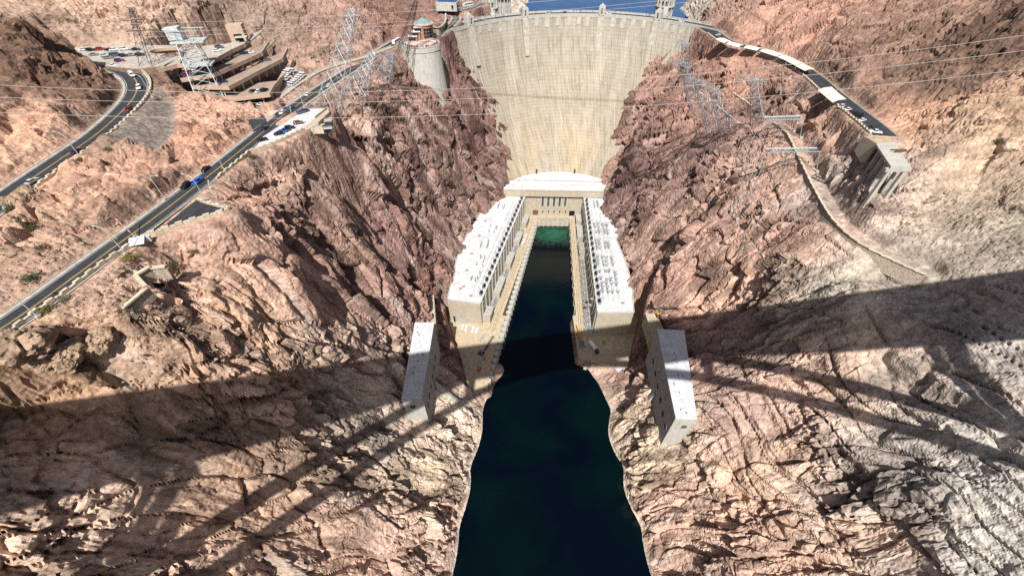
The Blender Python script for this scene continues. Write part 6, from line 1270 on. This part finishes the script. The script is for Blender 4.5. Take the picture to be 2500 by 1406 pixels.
# ------------------------------------------------------------------ shrubs and boulders
def shrub_mesh(seed, n_=420, m_='bush'):
    rs = random.Random(seed); mb = MB()
    for i in range(n_):
        th, ph = rs.random() * 2 * math.pi, math.acos(rs.uniform(-.15, 1)); r_ = rs.uniform(.55, 1.0) * (.8 + .35 * math.sin(3 * th + seed)); c = Vector((r_ * math.sin(ph) * math.cos(th), r_ * math.sin(ph) * math.sin(th), .1 + .75 * r_ * math.cos(ph)))
        a = Vector((rs.gauss(0, 1), rs.gauss(0, 1), rs.gauss(0, 1))).normalized() * .11; b_ = a.cross(Vector((rs.gauss(0, 1), rs.gauss(0, 1), rs.gauss(0, 1)))).normalized() * .06; mb.add([c - a, c + b_, c + a, c - b_], [(0, 1, 2, 3)])
    return mesh_of(mb, 'foliage', M[m_])
def twig_mesh(seed):
    rs = random.Random(seed); mb = MB()
    for i in range(9): a = rs.random() * 6.28; mb.bar((0, 0, -.15), (.6 * math.cos(a), .6 * math.sin(a), rs.uniform(.4, .7)), .025, 3)
    return mesh_of(mb, 'stem', M['twig'])
SH = {m_: [(shrub_mesh(s, m_=m_), twig_mesh(s)) for s in (1, 2)] for m_ in ('bush', 'bush_y', 'bush_g')}
SHRUBS = [(315, 632, 'bush_y', 2.4, 'round yellow green shrub beside the lamp at the barrier'), (113, 760, 'bush_y', 2.2, 'yellow shrub behind the parapet at the near road corner'), (422, 650, 'bush', 2.1, 'green shrub at the upper end of the zigzag stone wall'), (402, 668, 'bush', 1.5, 'small green shrub just inside the zigzag stone wall'), (322, 754, 'bush', 1.5, 'small green shrub at the lower end of the zigzag stone wall'), (448, 706, 'bush', 1.3, 'green shrub right of the culvert mouth'), (376, 720, 'bush', 1.4, 'green shrub below the culvert mouth'), (410, 722, 'bush', 2.0, 'green shrub spilling out of the culvert mouth'), (75, 560, 'bush', 2.4, 'dark green shrub on the slope between the two roads, upper'), (78, 682, 'bush', 2.6, 'dark green shrub on the hillside above the near lower road'), (30, 512, 'bush', 2.6, 'olive shrub at the near end of the upper road'), (45, 541, 'bush', 1.8, 'small dark shrub below the near end of the upper road'), (98, 606, 'bush', 1.7, 'small dark shrub on the rubble slope above the lower road'), (267, 371, 'bush', 1.8, 'dark shrub below the parapet of the upper road'), (195, 394, 'bush', 1.6, 'dark shrub at the foot of the upper road lamp'), (616, 386, 'bush', 2.2, 'green shrub on the rock below the white lookout lot'), (583, 293, 'bush', 2.0, 'dark green shrub on the rock above the junction'), (160, 732, 'bush_g', 2.0, 'grey shrub behind the parapet of the near lower road'), (125, 755, 'bush_g', 1.8, 'grey shrub next to the yellow shrub at the road corner'), (470, 620, 'bush_g', 1.3, 'pale shrub high on the slope right of the zigzag wall'), (480, 616, 'bush', 1.0, 'tiny green shrub high on the slope right of the zigzag wall'), (2435, 350, 'bush', 2.0, 'dark shrub on the pale ledge at the far right'), (1640, 168, 'bush_g', 1.4, 'grey shrub on the rock edge beside the dam')]
for i, (px, py, m_, s, lab) in enumerate(SHRUBS):
    p = on_ground(px, py); E = empty('desert_shrub', p, i * 1.3, lab, 'shrub', 'desert shrubs'); E.scale = (s, s, s * .85); a, b_ = SH[m_][i % 2]
    for n_, d in (('foliage', a), ('stem', b_)): o = bpy.data.objects.new(n_, d); COL.objects.link(o); o.parent = E
def palm(label, p, h):
    T = empty('palm_tree', p, 0, label, 'palm', 'palms along the promenade'); MB().bar((0, 0, -.3), (.1, 0, h), .2, 6, .14).build('trunk', M['twig'], T); mb = MB(); q = random.Random(int(p.x * 10))
    for i in range(16):
        a = i * 2.4; r_ = q.uniform(1.3, 1.9); dr = q.uniform(-.9, .5); u_ = Vector((math.cos(a), math.sin(a), 0)); s = Vector((-u_.y, u_.x, 0)) * .22; c0 = Vector((.1, 0, h)); c1 = c0 + u_ * r_ * .55 + Vector((0, 0, .45)); c2 = c0 + u_ * r_ + Vector((0, 0, dr)); mb.add([c0 - s * .3, c1 - s, c2, c1 + s, c0 + s * .3], [(0, 1, 2, 3, 4)])
    mb.build('crown', M['bush'], T)
for i, (px, py) in enumerate(((760, 146), (770, 142), (781, 138), (790, 134), (800, 130), (807, 128), (786, 146), (797, 143), (806, 138), (772, 155), (818, 131))): palm('small palm in the clump above the promenade, ' + ('leftmost', 'second from left', 'third from left in the back row', 'fourth from left in the back row', 'fifth in the back row', 'sixth in the back row', 'first in the front row', 'middle of the front row', 'last of the front row', 'lowest by the walk', 'rightmost')[i], on_ground(px, py), 3.2)
def boulder(label, px, py, r_, seed, sq=.75):
    p = on_ground(px, py); bm = bmesh.new(); bmesh.ops.create_icosphere(bm, subdivisions=5, radius=1.0); v_ = np.array([v.co[:] for v in bm.verts], np.float32) * 1.0; q = v_ * np.array([1.15, 1.0, sq])
    k = 1 + .22 * fbm(q[:, 0] * 1.1 + seed, q[:, 1] * 1.1, q[:, 2] * 1.1, 3, seed); f_, e_, r0 = facets(q[:, 0] * 1.3 + seed, q[:, 1] * 1.3, q[:, 2] * 1.3, seed, 1.6); f2, e2, r2 = facets(q[:, 0] * 4 + seed, q[:, 1] * 4, q[:, 2] * 4, seed + 1, 1.5)
    q = q * (k + .3 * f_ + .1 * f2 - .1 * np.exp(-(e_ / .05) ** 2))[:, None] * r_
    for v, c_ in zip(bm.verts, q): v.co = c_
    m_ = bpy.data.meshes.new('boulder'); bm.to_mesh(m_); bm.free(); m_.materials.append(M_ROCK); ca = m_.color_attributes.new('rock', 'FLOAT_COLOR', 'POINT'); base = np.array([.34, .24, .165]) * (.8 + .3 * r0 + .2 * r2)[:, None]; ca.data.foreach_set('color', np.column_stack([base, np.ones(len(base))]).astype(np.float32).ravel())
    o = bpy.data.objects.new('boulder', m_); COL.objects.link(o); o.location = p + Vector((0, 0, r_ * .25)); o.rotation_euler = (0, 0, seed); tag(o, label, 'boulder', 'boulders on the near left rim')
boulder('huge rounded brown boulder at the left edge on the near rim', 62, 852, 6.0, 3); boulder('smaller brown boulder right beside the huge rounded boulder', 122, 880, 3.4, 5); boulder('dark brown boulder on the near rim behind the smaller boulder', 172, 872, 4.2, 8); boulder('brown boulder on the near rim, rightmost of the row', 245, 838, 3.6, 11); boulder('reddish boulder hiding the near end of the upper road', 72, 487, 3.4, 14, .9); boulder('pointed boulder beside the near end of the upper road', 35, 500, 2.2, 17, 1.0)
rs = random.Random(21); mb = MB()
OCT = [(1, 0, 0), (-1, 0, 0), (0, 1, 0), (0, -1, 0), (0, 0, 1), (0, 0, -1)]; OF = [(0, 2, 4), (2, 1, 4), (1, 3, 4), (3, 0, 4), (2, 0, 5), (1, 2, 5), (3, 1, 5), (0, 3, 5)]
for i in range(1500):
    px, py = rs.choice(((rs.uniform(0, 340), rs.uniform(520, 770)), (rs.uniform(180, 560), rs.uniform(640, 790)), (rs.uniform(1800, 2050), rs.uniform(150, 320)), (rs.uniform(2150, 2480), rs.uniform(440, 640)), (rs.uniform(300, 800), rs.uniform(800, 1000)))); p = on_ground(px, py)
    if any(seg_dist(np.array([p.x]), np.array([p.y]), q)[0][0] < 6.5 for q in (LOWER, UPPER, ARIZ, BENCH)): continue
    r_ = rs.uniform(.2, .5) * (2.2 if rs.random() < .08 else 1); mb.add([p + Vector((o_[0] * r_ * rs.uniform(.6, 1.2), o_[1] * r_ * rs.uniform(.6, 1.2), o_[2] * r_ * rs.uniform(.5, .9) + r_ * .2)) for o_ in OCT], OF)
M['stone'] = mat('loose_stone', (.34, .25, .19), .9, var=.35, scale=.8); tag(mb.build('loose_stones', M['stone']), 'loose stones scattered over the slopes beside the roads', 'stones', None, 'stuff')
rs = random.Random(9); mb = MB(); cnt = 0                                   # small grey desert scrub, uncountable
while cnt < 900:
    px, py = rs.choice(((rs.uniform(300, 700), rs.uniform(600, 900)), (rs.uniform(2000, 2500), rs.uniform(440, 640)), (rs.uniform(1800, 2300), rs.uniform(110, 330)), (rs.uniform(380, 900), rs.uniform(10, 120)), (rs.uniform(2200, 2500), rs.uniform(20, 300)), (rs.uniform(0, 350), rs.uniform(520, 760))))
    p = on_ground(px, py); cnt += 1
    if any(seg_dist(np.array([p.x]), np.array([p.y]), q)[0][0] < 7 for q in (LOWER, UPPER, ARIZ, BENCH)): continue
    r_ = rs.uniform(.35, .9)
    for k in range(14):
        a = rs.random() * 6.28; c = p + Vector((math.cos(a) * r_ * rs.random(), math.sin(a) * r_ * rs.random(), r_ * rs.uniform(.2, .7))); u_ = Vector((rs.gauss(0, 1), rs.gauss(0, 1), rs.gauss(0, 1))).normalized() * r_ * .3; v_ = u_.cross(Vector((rs.gauss(0, 1), rs.gauss(0, 1), 1))).normalized() * r_ * .16; mb.add([c - u_, c + v_, c + u_, c - v_], [(0, 1, 2, 3)])
o = mb.build('desert_scrub', M['bush_g']); tag(o, 'low grey desert scrub dotted over the slopes', 'scrub', None, 'stuff')
